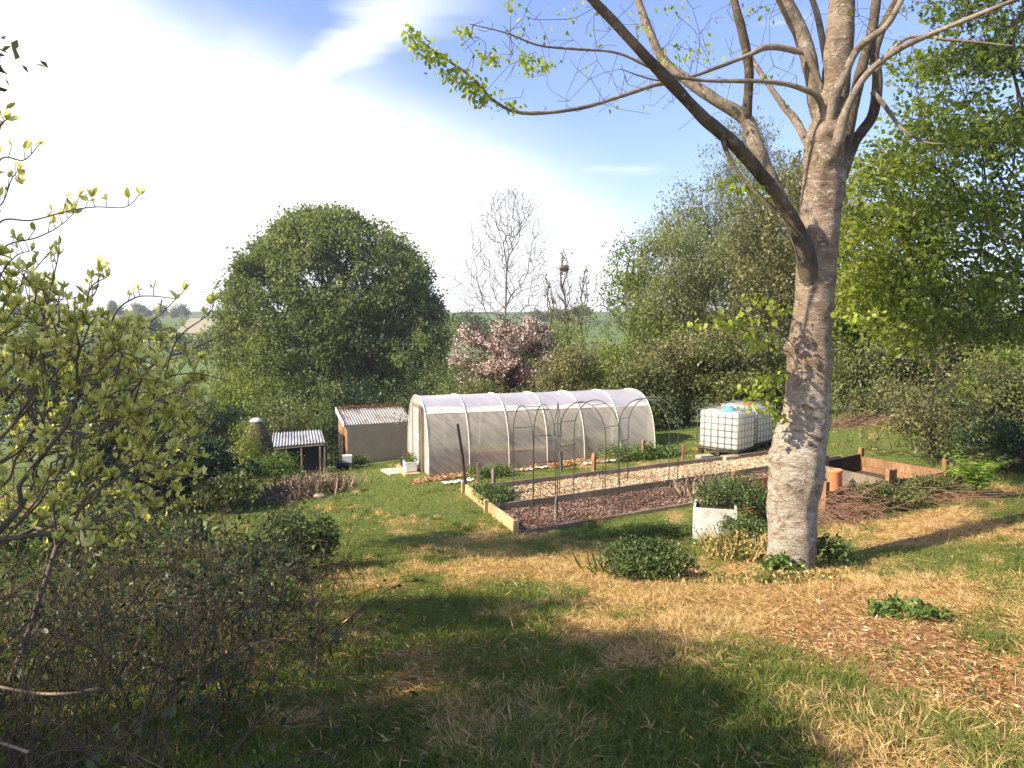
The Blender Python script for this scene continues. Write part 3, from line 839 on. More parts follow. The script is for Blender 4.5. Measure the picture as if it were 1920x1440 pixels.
# shrubs left of the oak, in the valley
VG = 'valley bushes left of the oak'
for (lab, px, pt, wp, Y, mt, n) in [
    ('green bush against the left foot of the oak', 470, 640, 150, 45, 'hedge_bright', 520), ('dark bush in front of the oak trunk', 560, 715, 170, 40, 'oak', 600),
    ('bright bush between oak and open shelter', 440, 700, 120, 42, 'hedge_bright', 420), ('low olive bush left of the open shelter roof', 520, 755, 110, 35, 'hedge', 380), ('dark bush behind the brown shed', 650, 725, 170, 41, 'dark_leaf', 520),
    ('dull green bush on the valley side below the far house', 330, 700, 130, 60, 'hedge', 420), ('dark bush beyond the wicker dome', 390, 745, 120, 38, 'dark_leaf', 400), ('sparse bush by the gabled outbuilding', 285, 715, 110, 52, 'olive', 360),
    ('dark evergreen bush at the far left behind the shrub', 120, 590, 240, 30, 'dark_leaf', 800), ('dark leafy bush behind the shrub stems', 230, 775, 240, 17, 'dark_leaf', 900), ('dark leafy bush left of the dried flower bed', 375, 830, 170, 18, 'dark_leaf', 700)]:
    bush('valley_bush', lab, px, pt, 800, wp, Y, mt, n, 15, .15 if Y > 25 else .10, .18 if Y > 25 else .11, group=VG)

# far hedgerow trees along the fields
k = 0
for i, (px, py, Y, w, hgt) in enumerate([(215, 590, 330, 22, 7), (262, 592, 360, 30, 6), (300, 593, 380, 20, 5), (340, 594, 350, 26, 6), (395, 645, 150, 30, 5), (320, 655, 160, 34, 5), (280, 640, 190, 40, 6), (420, 612, 260, 30, 6),
                                         (1000, 600, 300, 40, 6), (1040, 598, 330, 40, 5), (1090, 600, 320, 30, 7), (880, 605, 200, 60, 8), (30, 600, 250, 50, 7), (110, 598, 300, 40, 7), (1600, 640, 110, 80, 7), (1750, 640, 120, 90, 8), (1850, 650, 120, 80, 7), (200, 640, 150, 46, 6)]):
    x = ray(px, py)[0] * Y; g = Hs(x, Y)
    plant('hedgerow_tree', 'rounded dark green hedgerow tree, one of the small far ones in the fields', 'tree', (x, Y, g), (x, Y, g + hgt * .55), (pxr(w / 2, Y) + 1, 3, hgt * .48), 60, 26, .6, .9, 'oak', r0=.05, clumps=14, flat=.6, seglen=2, group='far hedgerow trees')

# far house, barn
def house(label, px, py, Y, w, d, h, roof_h, rz, wall, roofm, win=True):
    x = ray(px, py)[0] * Y; g = Hs(x, Y); e = empty('stone_house' if win else 'gabled_outbuilding', (x, Y, g), label, 'house' if win else 'outbuilding', rz=rz)
    def loc(o): o.parent = e; o.matrix_parent_inverse.identity(); return o
    mb = MB(); V = [(-w / 2, -d / 2, -1), (w / 2, -d / 2, -1), (w / 2, d / 2, -1), (-w / 2, d / 2, -1), (-w / 2, -d / 2, h), (w / 2, -d / 2, h), (w / 2, d / 2, h), (-w / 2, d / 2, h), (-w / 2, 0, h + roof_h), (w / 2, 0, h + roof_h)]
    mb.add(V, [(0, 1, 5, 4), (1, 2, 6, 9, 5), (2, 3, 7, 6), (3, 0, 4, 8, 7), (0, 3, 2, 1)]); loc(mb.build('wall', M[wall]))
    mb = MB(); o = .35; s = roof_h / (d / 2)
    for sg in (-1, 1):
        a = (-w / 2 - o, sg * (d / 2 + o), h - o * s + .03); b_ = (w / 2 + o, sg * (d / 2 + o), h - o * s + .03); c = (w / 2 + o, 0, h + roof_h + .03); dd = (-w / 2 - o, 0, h + roof_h + .03)
        Vq = [a, b_, c, dd] + [(p[0], p[1], p[2] + .16) for p in (a, b_, c, dd)]
        mb.add(Vq, [(3, 2, 1, 0), (4, 5, 6, 7), (0, 1, 5, 4), (1, 2, 6, 5), (2, 3, 7, 6), (3, 0, 4, 7)])
    r = loc(mb.build('roof', M[roofm]))
    if win:
        mb = MB(); mb.box((w * .3, 0, h + roof_h + .6), .8, .8, 1.6); c = mb.build('chimney', M['cob']); c.parent = r
        for wx in (-.3, 0, .3):
            for wz in (1.4, 3.6):
                if wz > h: continue
                mb = MB(); mb.box((wx * w, -d / 2 - .02, wz), 1.0, .08, 1.1); loc(mb.build('window', M['glass']))
    return e


house('far stone house with a pale lichened roof on the valley side', 385, 650, 165, 10, 6.5, 4.6, 2.8, math.radians(-35), 'cob', 'lichenroof')
house('brown gabled outbuilding half hidden by the yellow-green shrub', 222, 745, 68, 3.4, 3.2, 2.6, 1.2, math.radians(-62), 'cob', 'slate', False)
#@@TUNNEL
# ------------------------------------------------------------------ polytunnel
def tun_pt(u, v, z): p = T0 + AX * u + PX * v; return (p[0], p[1], TZ + z)


def prof(t):
    """t 0..1 across the tunnel: (v, z)"""
    a = math.pi * t; c = math.cos(a); s = math.sin(a)
    return TW / 2 * (1 - math.copysign(abs(c) ** .78, c)), TH * abs(s) ** .72


def build_tunnel():
    e = empty('polytunnel', tun_pt(0, 0, 0), 'long hooped garden tunnel of milky polythene behind the raised beds', 'greenhouse')
    nb = 6; nu = 12; nv = 56
    us = np.linspace(0, TL, nb * nu + 1); split = 15
    V = []; 
    for u in us:
        ph = (u / TL * nb) % 1.0; sag = .016 * math.sin(math.pi * ph)
        for j in range(nv + 1):
            t = j / nv; v, z = prof(t); nz_ = mnoise.noise(Vector((u * 1.3, v * 2 + z, z * 1.5))) * .02
            cx, cz = TW / 2, .6; k = 1 - (sag + nz_) / max(.6, math.hypot(v - cx, z - cz)) if z > .05 else 1
            V.append(tun_pt(u, cx + (v - cx) * k, cz + (z - cz) * k if z > .05 else z - .1))
    low, top = [], []
    for i in range(len(us) - 1):
        for j in range(nv):
            q = (i * (nv + 1) + j, i * (nv + 1) + j + 1, (i + 1) * (nv + 1) + j + 1, (i + 1) * (nv + 1) + j)
            (low if (j < split or j >= nv - split) else top).append(q)
    o = npmesh('side_cover', V, np.array(low), M['poly_side'], e, smooth=True)
    o = npmesh('roof_cover', V, np.array(top), M['poly_top'], e, smooth=True)
    for i in range(nb + 1):
        mb = MB(); u = TL * i / nb
        mb.tube([tun_pt(u, *[(a - TW / 2) * 1.008 + TW / 2 if k == 0 else a * 1.008 for k, a in enumerate(prof(j / 40))]) for j in range(41)], .012, 6)
        mb.build('hoop', M['tape'], e, True)
    mb = MB()
    for s_ in (split, nv - split):
        v, z = prof(s_ / nv); mb.tube([tun_pt(u, TW / 2 + (v - TW / 2) * (1.0 - .02 * math.sin(math.pi * ((u / TL * nb) % 1))), z) for u in np.linspace(0, TL, 49)], .012, 5)
    mb.build('side_rail', M['tape'], e, True)
    # near end wall with a door opening framed by posts, far end wall closed
    for u, nm in ((0.02, 'near_end_wall'), (TL - .02, 'far_end_wall')):
        d0, d1, dh = (1.0, 1.95, 1.75); P = [prof(j / 40) for j in range(41)]
        Vv = []; Fc = []
        for j in range(40):
            (a, za), (b, zb) = P[j], P[j + 1]
            lo = dh if (u < 1 and (a + b) / 2 > d0 and (a + b) / 2 < d1) else 0
            n0 = len(Vv); Vv += [tun_pt(u, a, min(lo, za)), tun_pt(u, b, min(lo, zb)), tun_pt(u, b, zb), tun_pt(u, a, za)]; Fc.append((n0, n0 + 1, n0 + 2, n0 + 3))
        mb = MB(); mb.add(Vv, Fc); mb.build('end_wall', M['poly_end'], e)
    rz = math.atan2(PX[1], PX[0])
    for v in (.72, 1.0, 1.95):
        mb = MB(); p = tun_pt(-.03, v, .88); mb.box(p, .09, .06, 1.78, rz); mb.build('door_post', M['grey_timber'], e, bevel=.006)
    mb = MB(); p = tun_pt(-.035, 1.475, 1.74); mb.box(p, 1.0, .05, .09, rz); mb.build('door_lintel', M['grey_timber'], e)
    d = MB(); p = tun_pt(-.02, 1.475, .86); 
    for v, w, h, z in ((1.06, .06, 1.62, .86), (1.89, .06, 1.62, .86)): d.box(tun_pt(-.02, v, z), w, .04, h, rz)
    for z in (.1, .86, 1.62): d.box(tun_pt(-.02, 1.475, z), .80, .035, .07, rz)
    dd = d.build('door', M['white_paint'], e)
    mb = MB(); mb.add([tun_pt(.0, 1.07, .1), tun_pt(.0, 1.88, .1), tun_pt(.0, 1.88, 1.62), tun_pt(.0, 1.07, 1.62)], [(0, 1, 2, 3)]); mb.build('door_sheet', M['poly_end'], dd)


build_tunnel()
# things growing and standing inside the tunnel
for (u, v, w, h, lm, lab) in [(5.0, .9, .5, .6, 'nettle', 'green plants inside the tunnel near its far end'), (.75, .8, .5, .55, 'dark_leaf', 'dark plants inside the tunnel by its door'), (3.4, 1.9, .8, .9, 'hedge', 'tall green plants in the middle of the tunnel')]:
    p = tun_pt(u, v, 0); plant('tunnel_plants', lab, 'plants', (p[0], p[1], TZ), (p[0], p[1], TZ + h * .6), (w, w * .6, h * .45), 160, 10, .06, .09, lm, r0=.004, bark='stem_brown', clumps=16, seglen=.2, parts=('stems', 'foliage'))
for (u0, u1, v, h, lab) in [(1.4, 3.4, .42, .5, 'brown timber staging inside the tunnel behind the lower sheet'), (3.8, 5.9, 2.3, .34, 'brown timber bed edging along the back of the tunnel')]:
    e = empty('tunnel_staging', tun_pt(u0, v, 0), lab, 'staging')
    mb = MB(); a = tun_pt(u0, v, h); b_ = tun_pt(u1, v, h); mb.board((a[0], a[1], a[2]), (b_[0], b_[1], b_[2]), .4, .05); mb.build('shelf', M['brown_timber'], e)
    for k in range(4):
        mb = MB(); p = tun_pt(u0 + (u1 - u0) * k / 3, v, h / 2); mb.box(p, .06, .06, h, 0); mb.build('leg', M['brown_timber'], e)

# ------------------------------------------------------------------ raised beds
def bp(u, v, dz=0):
    p = B0 + AX * u - PX * v; return np.array((p[0], p[1], Hs(p[0], p[1]) + dz))


def long_board(mb, u0, v0, u1, v1, h, dz, th=.045, n=6):
    A = [bp(u0 + (u1 - u0) * t, v0 + (v1 - v0) * t, dz) for t in np.linspace(0, 1, n + 1)]
    for a, b_ in zip(A[:-1], A[1:]):
        d = (b_ - a)[:2]; d = d / np.linalg.norm(d); nn = np.array((-d[1], d[0], 0)) * th / 2
        V = [a - nn, a + nn, b_ + nn, b_ - nn]; V = V + [q + np.array((0, 0, h)) for q in V]
        mb.add(V, [(3, 2, 1, 0), (4, 5, 6, 7), (0, 1, 5, 4), (1, 2, 6, 5), (2, 3, 7, 6), (3, 0, 4, 7)])


VM = 1.95  # divider between the two beds
e1 = empty('raised_bed', bp(0, 0), 'raised bed of pale wood chips edged with timber boards, nearer the tunnel', 'raised bed', 'raised beds')
e2 = empty('raised_bed', bp(0, BW), 'raised bed of dark bark mulch in front of the wood chip bed', 'raised bed', 'raised beds')
for (e, segs) in ((e1, [(0, 0, BL, 0, .17, -.03, 'grey_timber', 12), (0, .03, .0, VM - .05, .36, -.14, 'pale_timber', 4)]),
                  (e2, [(-.04, VM, BL, VM, .18, -.03, 'grey_timber', 12), (-.02, VM + .03, .0, BW, .34, -.12, 'pale_timber', 4), (.03, BW, BL * .62, BW + .03, .10, -.04, 'grey_timber', 10)])):
    for (u0, v0, u1, v1, h, dz, m_, n) in segs:
        mb = MB(); long_board(mb, u0, v0, u1, v1, h, dz, .045, n); mb.build('edging_board', M[m_], e)
for (e, u, v) in ((e1, -.03, -.0), (e2, -.06, VM - .03), (e2, -.03, BW)):
    mb = MB(); p = bp(u, v, .05); mb.box(p, .09, .09, .42, .3); mb.build('corner_post', M['pale_timber'], e)


def chips(name, n, u0, u1, v0, v1, size, mat, e, lift=.03, filt=None):
    u = R.uniform(u0, u1, n); v = R.uniform(v0, v1, n)
    if filt is not None:
        k = filt(u, v); u, v = u[k], v[k]; n = len(u)
    p = B0[None] + AX[None] * u[:, None] - PX[None] * v[:, None]; z = H(p[:, 0], p[:, 1]) + lift + .03 * R.random(n)
    C = np.c_[p, z]; D = rdir(n); D[:, 2] *= .25; Nn = rdir(n, 2.5)
    V, Fa, t = leaves(C, D, Nn, size * (.5 + R.random(n)), CHIP, np.clip(R.random(n) * .7 + .5 * fbm(C[:, 0], C[:, 1], .6, 2, 8) - .05, 0, 1))
    return npmesh(name, V, Fa, M[mat], e, attrs={'tint': t})


tag(chips('wood_chips', 42000, .03, BL, .04, VM - .04, .042, 'chips', e1, .02, lambda u, v: (u > .9 + .5 * np.sin(v * 3)) | (R.random(len(u)) < .15)), kind='stuff')
tag(chips('bark_mulch', 24000, .03, BL * .8, VM + .04, BW - .03, .042, 'mulch', e2, .0), kind='stuff')

# weedy strip with old fleece and chips in front of the tunnel
n = 7000; u = R.uniform(-.5, TL - .7, n); v = -.05 - R.random(n) ** 1.2 * .75; k = fbm(u, v, .5, 3, 91) > .45; u, v = u[k], v[k]; n = len(u)
p = T0[None] + AX[None] * u[:, None] + PX[None] * v[:, None]; C = np.c_[p, H(p[:, 0], p[:, 1]) + .02 + .03 * R.random(n)]
D = rdir(n); D[:, 2] *= .3; V, Fa, t = leaves(C, D, rdir(n, 2), .07 * (.5 + R.random(n)), CHIP); tag(npmesh('tunnel_edge_litter', V, Fa, M['litter'], attrs={'tint': t}), 'strip of brown bark litter along the foot of the tunnel', 'litter', kind='stuff')


def fleece(pos, sx, sy, rz, lab):
    V = []; nx, ny = 22, 14
    for i in range(nx):
        for j in range(ny):
            a, b_ = (i / (nx - 1) - .5), (j / (ny - 1) - .5); w = 1 + .35 * mnoise.noise(Vector((a * 5, b_ * 5, pos[0])))
            x = pos[0] + (a * sx * math.cos(rz) - b_ * sy * math.sin(rz)) * w; y = pos[1] + (a * sx * math.sin(rz) + b_ * sy * math.cos(rz)) * w
            V.append((x, y, 0.028 + abs(mnoise.noise(Vector((x * 9, y * 9, 3)))) * .09))
    V = np.array(V); V[:, 2] += H(V[:, 0], V[:, 1]); idx = np.arange(nx * ny).reshape(nx, ny)
    Fq = np.stack([idx[:-1, :-1], idx[:-1, 1:], idx[1:, 1:], idx[1:, :-1]], -1).reshape(-1, 4)
    o = npmesh('fleece_sheet', V, Fq, M['white_paint'], smooth=True); tag(o, lab, 'sheet', 'crumpled fleece on the ground by the tunnel')


fleece(gp(858, 905), .75, .28, .3, 'crumpled pale sheet on the lawn edge beside the leaning dark post')
fleece(gp(985, 882), 1.2, .22, .3, 'crumpled white sheet on the ground in front of the middle hoops')
fleece(gp(1130, 868), 1.1, .16, .3, 'thin white sheet on the ground near the last hoops of the tunnel')

# stakes, leaning post
for (px, pt, pb, w, lab) in [(897, 867, 908, .07, 'short grey stake nearest the leaning dark post'), (925, 878, 912, .075, 'short tan stake second along the chip bed'), (1052, 846, 885, .07, 'thin dark stake behind the first wire arch'), (1113, 850, 886, .09, 'thick tan stake behind the middle wire arch'),
                             (1206, 824, 864, .075, 'pale stake at the far end of the tunnel'), (1281, 831, 866, .07, 'brown stake left of the water tanks')]:
    g = gp(px, pb); h = (pb - pt) / F * g[1]
    mb = MB(); mb.box((g[0], g[1], g[2] + h / 2 - .1), w, w, h + .2, random.uniform(0, 1), random.uniform(-.03, .03), random.uniform(-.03, .03)); o = mb.build('wooden_stake', M['brown_timber' if px > 1100 else 'grey_timber'], bevel=.006); tag(o, lab, 'stake', 'short stakes behind the chip bed')
b0 = at(875, 918, 16.45); b1 = at(858, 795, 16.2); mb = MB(); mb.tube([b0 - np.array((0, 0, .2)), b0 * .5 + b1 * .5 + np.array((.01, 0, 0)), b1], [.035, .034, .032], 7, jit=.15)
tag(mb.build('leaning_post', M['post_dark']), 'tall dark rusty post leaning left at the corner of the chip bed', 'post')

# wire arches
def arch(pL, pR, gap, top_px, lab):
    """pL, pR: (px, Y) of the two feet of the front hoop; gap: spacing of the two hoops"""
    L = at(pL[0], 800, pL[1]); Rr = at(pR[0], 800, pR[1]); L[2] = Hs(L[0], L[1]) - .1; Rr[2] = Hs(Rr[0], Rr[1]) - .1
    d = (Rr - L)[:2]; w = np.linalg.norm(d); d /= w; nrm = np.array((-d[1], d[0])) * gap; zt = at(1000, top_px, (pL[1] + pR[1]) / 2)[2]; zb = min(L[2], Rr[2])
    e = empty('garden_arch', (L + Rr) / 2, lab, 'garden arch', 'dark wire garden arches over the beds')
    zs = zt - w / 2 * 1.15
    def P(s, z, k): return (L[0] + d[0] * w * s + nrm[0] * k, L[1] + d[1] * w * s + nrm[1] * k, z)
    for k in (0, 1):
        pts = [P(0, L[2], k), P(0, (L[2] + zs) / 2, k)] + [P(.5 - .5 * math.cos(a), zs + (zt - zs) * math.sin(a), k) for a in np.linspace(0, math.pi, 17)] + [P(1, (Rr[2] + zs) / 2, k), P(1, Rr[2], k)]
        mb = MB(); mb.tube(pts, .010, 6); mb.build('hoop', M['wire'], e, True)
    for s, z in [(0, zs - 1.15), (0, zs - .72), (0, zs - .3), (.03, zs + .2), (1, zs - 1.15), (1, zs - .72), (1, zs - .3), (.97, zs + .2), (.3, zs + (zt - zs) * .917), (.7, zs + (zt - zs) * .917)]:
        mb = MB(); mb.tube([P(s, z, 0), P(s, z, 1)], .007, 5); mb.build('rung', M['wire'], e, True)
    # a ground tie through each foot pair
    return e


arch((962, 15.4), (1000, 14.2), .45, 760, 'narrow dark wire arch at the left end of the row')
arch((1050, 15.2), (1136, 14.4), .45, 753, 'wide dark wire arch in the middle of the row')
arch((1160, 16.4), (1256, 15.7), .45, 747, 'dark wire arch nearest the far end of the tunnel')
# thin obelisk
e = empty('plant_obelisk', bp(1.6, 2.7), 'slender dark metal plant support with a pointed top between arches', 'plant support')
o0 = at(1045, 994, 13.8); o0[2] = Hs(o0[0], o0[1]); ot_ = at(1045, 754, 13.8)
mb = MB(); mb.tube([o0, (o0[0], o0[1], ot_[2] - .35)], .011, 6); mb.build('pole', M['wire'], e)
mb = MB()
for a in range(4):
    dx, dy = .07 * math.cos(a * math.pi / 2), .07 * math.sin(a * math.pi / 2)
    mb.tube([(o0[0] + dx, o0[1] + dy, ot_[2] - .62), (o0[0] + dx * .8, o0[1] + dy * .8, ot_[2] - .4), (o0[0], o0[1], ot_[2])], .006, 5)
for z, r in ((.62, .07), (.4, .056)):
    mb.tube([(o0[0] + r * math.cos(t), o0[1] + r * math.sin(t), ot_[2] - z) for t in np.linspace(0, 2 * math.pi, 13)], .005, 5, False)
mb.build('pointed_top', M['wire'], e)
mb = MB(); mb.tube([(o0[0] - .04, o0[1] - .03, o0[2] - .1), (o0[0] - .03, o0[1] - .03, o0[2] + .35), (o0[0] - .01, o0[1] - .02, o0[2] + .5)], [.03, .026, .02], 7, jit=.2); mb.build('wooden_foot', M['grey_timber'], e)
# thin canes and wires in the beds
for i, (px, pt, pb) in enumerate([(1110, 880, 960), (1132, 870, 962), (1165, 880, 969), (1225, 880, 945), (1010, 900, 1003), (974, 915, 985)]):
    g = gp(px, pb); h = (pb - pt) / F * g[1]; mb = MB(); mb.tube([g - (0, 0, .05), g + (random.uniform(-.03, .03), 0, h * .5), g + (random.uniform(-.08, .08), .02, h)], .006, 5)
    tag(mb.build('garden_cane', M['wire']), 'thin dark upright wire cane, one of the bare ones in the beds', 'cane', 'bare canes in the beds')

# ------------------------------------------------------------------ water tanks
def rbox(name, mat, parent, sx, sy, sz, c, r=.06):
    mb = MB(); mb.box(c, sx, sy, sz); o = mb.build(name, mat, parent); b = o.modifiers.new('bevel', 'BEVEL'); b.width = r; b.segments = 5
    for p in o.data.polygons: p.use_smooth = True
    return o


def tank():
    e = empty('water_tank', (0, 0, 0), 'x', 'water tank', 'white caged water tanks')
    rbox('bottle', M['ibc'], e, .94, 1.10, .98, (0, 0, .66), .09)
    mb = MB()
    W_, D_, z0, z1 = .50, .58, .17, 1.17
    for k in range(7):
        t = -1 + 2 * k / 6
        mb.tube([(t * W_, -D_, z0), (t * W_, -D_, z1)],   .007, 5); mb.tube([(t * W_, D_, z0), (t * W_, D_, z1)], .010, 5)
        mb.tube([(-W_, t * D_, z0), (-W_, t * D_, z1)], .010, 5); mb.tube([(W_, t * D_, z0), (W_, t * D_, z1)], .010, 5)
    for z in np.linspace(z0, z1, 7):
        mb.tube([(-W_, -D_, z), (W_, -D_, z), (W_, D_, z), (-W_, D_, z), (-W_, -D_, z)], .008, 5)
    for t in (-.35, .35): mb.tube([(t * W_, -D_, z1 + .01), (t * W_, D_, z1 + .01)], .014, 5)
    mb.build('cage', M['cage'], e, True)
    mb = MB(); mb.lathe((-.12, -.1, 1.15), [(.0, .075), (.14, .07), (.16, .04), (.16, 0)]); mb.build('lid', M['teal'], e, True)
    mb = MB()
    for y in (-.5, -.25, 0, .25, .5): mb.box((0, y, .145), 1.0, .12, .022)
    for x in (-.44, 0, .44):
        mb.box((x, 0, .122), .1, 1.14, .022)
        for y in (-.5, 0, .5): mb.box((x, y, .06), .1, .12, .10)
    mb.build('pallet', M['post_dark'], e)
    return e


tk = tank(); c0 = np.array((5.65, 18.8)); U = np.array((.7, .714)); Vv_ = np.array((-.714, .7)); zb_ = Hs(5.6, 19.4) + .03
q = c0 + U * .52 + Vv_ * .58; tk.location = (q[0], q[1], zb_); tk.rotation_euler[2] = math.atan2(U[1], U[0]); tk['label'] = 'white caged water tank with a teal lid, the left one of two'
tk2 = copy_tree(tk); q = c0 + U * 1.62 + Vv_ * .62; tk2.location = (q[0], q[1], zb_ + .05); tk2['label'] = 'white caged water tank with a red lid, half behind its neighbour'
for ch in tk2.children:
    if ch.name.startswith('lid'): ch.data = ch.data.copy(); ch.data.materials[0] = M['redcap']
q = c0 + U * .1 + Vv_ * .1 - np.array((.25, .35))
for k, (dx, lab) in enumerate(((0.0, 'pale stone block under the front corner of the water tanks'), (-.75, 'flat pale stone block by the left foot of the water tanks'))):
    mb = MB(); px_ = q[0] + dx * .7; py_ = q[1] - dx * .5; mb.box((px_, py_, Hs(px_, py_) + .06), .42, .24, .16, .4); o = mb.build('stone_block', M['stone'], bevel=.02); tag(o, lab, 'stone')

# ------------------------------------------------------------------ white planter box, compost bays
pb = gp(1340, 1003); pb[2] = Hs(pb[0], pb[1])
e = empty('planter_box', pb, 'weathered white box with a dark-leaved bush spilling over it', 'planter', rz=math.radians(-16))
def loc(o, e): o.parent = e; o.matrix_parent_inverse.identity(); return o
for (nm, c, s) in (('front_panel', (0, -.3, .25), (.68, .04, .52)), ('back_panel', (0, .3, .25), (.68, .04, .5)), ('side_panel', (-.32, 0, .248), (.04, .556, .51)), ('side_panel', (.32, 0, .248), (.04, .556, .51))):
    mb = MB(); mb.box(c, *s); loc(mb.build(nm, M['old_paint'], bevel=.008), e)
mb = MB(); mb.box((0, 0, .42), .6, .556, .06); loc(mb.build('soil', M['soil']), e)
plant('trailing_bush', 'dark green bush spilling out of the white box', 'bush', (pb[0] + .25, pb[1] + .35, pb[2] + .3), (pb[0] + .42, pb[1] + .35, pb[2] + .58), (.66, .5, .38), 650, 11, .06, .045, 'ivy', r0=.003, bark='stem_brown', clumps=16, cs=.28, seglen=.12, parts=('stems', 'foliage'), flat=.5)


def bay(P, lab, hs, mats):
    c = np.mean(P, 0); e = empty('compost_bay', (c[0], c[1], Hs(*c)), lab, 'compost bay', 'timber compost bays')
    P3 = [np.array((p[0], p[1], Hs(*p))) for p in P]
    for k in range(len(P)):
        if hs[k] == 0: continue
        a, b_ = P3[k], P3[(k + 1) % 4]; z = min(a[2], b_[2]) - .05; n = max(1, round(hs[k] / .17))
        for j in range(n):
            mb = MB(); hh = hs[k] / n
            mb.board((a[0], a[1], a[2] - .05 + j * (hh + .006)), (b_[0], b_[1], b_[2] - .05 + j * (hh + .006)), .035, hh)
            mb.build('board', M[mats[k]], e)
    for p in P3:
        mb = MB(); mb.box((p[0], p[1], p[2] + .2), .085, .085, .62, .4); mb.build('post', M['brown_timber'], e, bevel=.006)
    mb = MB(); q = [c + (p - c) * .94 for p in P]; h = [Hs(*p) + .03 for p in q]; mb.add([(p[0], p[1], z) for p, z in zip(q, h)], [(0, 1, 2, 3)]); mb.build('compost', M['soil'], e)
    return e


A2 = lambda *p: [np.array(x, float) for x in p]
bay(A2((4.30, 12.9), (5.36, 12.9), (5.36, 14.8), (4.30, 14.5)), 'timber compost bay left of and behind the tree trunk', [.3, .3, .34, .3], ['brown_timber'] * 4)
bay(A2((5.25, 12.5), (6.52, 12.95), (6.32, 15.3), (5.22, 14.9)), 'timber compost bay with an orange pot, right of the trunk', [.36, .36, .40, .34], ['brown_timber', 'grey_timber', 'post_dark', 'brown_timber'])
bay(A2((6.62, 13.0), (7.75, 13.4), (7.40, 15.9), (6.42, 15.35)), 'timber compost bay furthest right under the leafy twigs', [.34, .36, .42, .0], ['brown_timber', 'brown_timber', 'post_dark', 'brown_timber'])
g = np.array((6.0, 13.9)); z = Hs(*g)
mb = MB(); mb.lathe((g[0], g[1], z + .02), [(0, 0), (.11, 0), (.125, .04), (.12, .36), (.135, .38), (.135, .42), (.10, .42), (.09, .3), (.0, .28)], 20); tag(mb.build('clay_pot', M['terracotta'], smooth=True), 'orange clay pot standing inside the compost bay', 'pot')


def brush(lab, c, n, L, spread, ang, mat='stem_brown', h=.35, r=.006):
    c = np.asarray(c, float); mb0 = []; P0 = []; P1 = []; r0 = []; r1 = []
    for i in range(n):
        b = c + R.normal(size=3) * np.array(spread); b[2] = Hs(b[0], b[1]) + abs(R.normal()) * h * .5
        a = ang + R.normal() * .5; el = R.normal() * .35; d = np.array((math.cos(a) * math.cos(el), math.sin(a) * math.cos(el), math.sin(el))); l = L * (.5 + R.random())
        p = b.copy(); rr = r * (.6 + .8 * R.random())
        for s in range(4):
            q = p + d * l / 4; d = unit(d + R.normal(size=3) * .13); q[2] = max(q[2], Hs(q[0], q[1]) + .01)
            P0.append(p); P1.append(q); r0.append(rr * (1 - s * .2)); r1.append(rr * (.8 - s * .2)); p = q
    V, Fq = prisms(np.array(P0), np.array(P1), np.array(r0), np.array(r1), 4)
    o = npmesh('brushwood_heap', V, Fq, M[mat], smooth=True); tag(o, lab, 'brushwood', 'heaps of cut twigs'); return o


M['twig_red'] = bark_mat('twig_red', (.14, .07, .055), (.34, .20, .15)); M['twig_tan'] = bark_mat('twig_tan', (.26, .17, .11), (.50, .37, .25))
brush('brown twig heap right beside the tree trunk', (5.2, 11.9, 0), 260, .5, (.30, .2, 0), -1.0, 'twig_red', .40, .006)
brush('reddish long stems fanning out below the right compost bay', (6.9, 12.4, 0), 70, .8, (.22, .15, 0), -.6, 'twig_red', .25, .006)
brush('reddish heap of cut twigs on the grass bank beyond the trunk', (10.2, 22.5, 0), 200, .9, (.8, .3, 0), 0.1, 'twig_red', .2, .009)
brush('tan twigs scattered on the ground at the right edge', (8.5, 11.0, 0), 70, .6, (1.2, .8, 0), .3, 'twig_tan', .03, .004)
brush('pale dry stems on the chips behind the white box', (4.0, 13.9, 0), 90, .45, (.3, .3, 0), 1.2, 'twig_tan', .5, .005)

# ------------------------------------------------------------------ sheds
def corr(name, A, B, C, D, n, amp, mat, parent, jag=0):
    """corrugated sheet: A-B eaves edge, D-C upper edge"""
    A, B, C, D = [np.asarray(p, float) for p in (A, B, C, D)]; nu = n * 8; V = []; nv = 6
    nr = unit(np.cross(B - A, D - A))
    for i in range(nu + 1):
        t = i / nu; s_ = amp * math.sin(2 * math.pi * t * n)
        for j in range(nv + 1):
            s = j / nv; p = (A * (1 - t) + B * t) * (1 - s) + (D * (1 - t) + C * t) * s
            V.append(p + nr * s_)
    V = np.array(V); V = np.concatenate([V, V - nr * .012]); m_ = (nu + 1) * (nv + 1)
    Fq = []
    for i in range(nu):
        for j in range(nv):
            a = i * (nv + 1) + j; Fq.append((a, a + nv + 1, a + nv + 2, a + 1)); Fq.append((a + m_, a + 1 + m_, a + nv + 2 + m_, a + nv + 1 + m_))
    return npmesh(name, V, np.array(Fq), mat, parent, smooth=True)


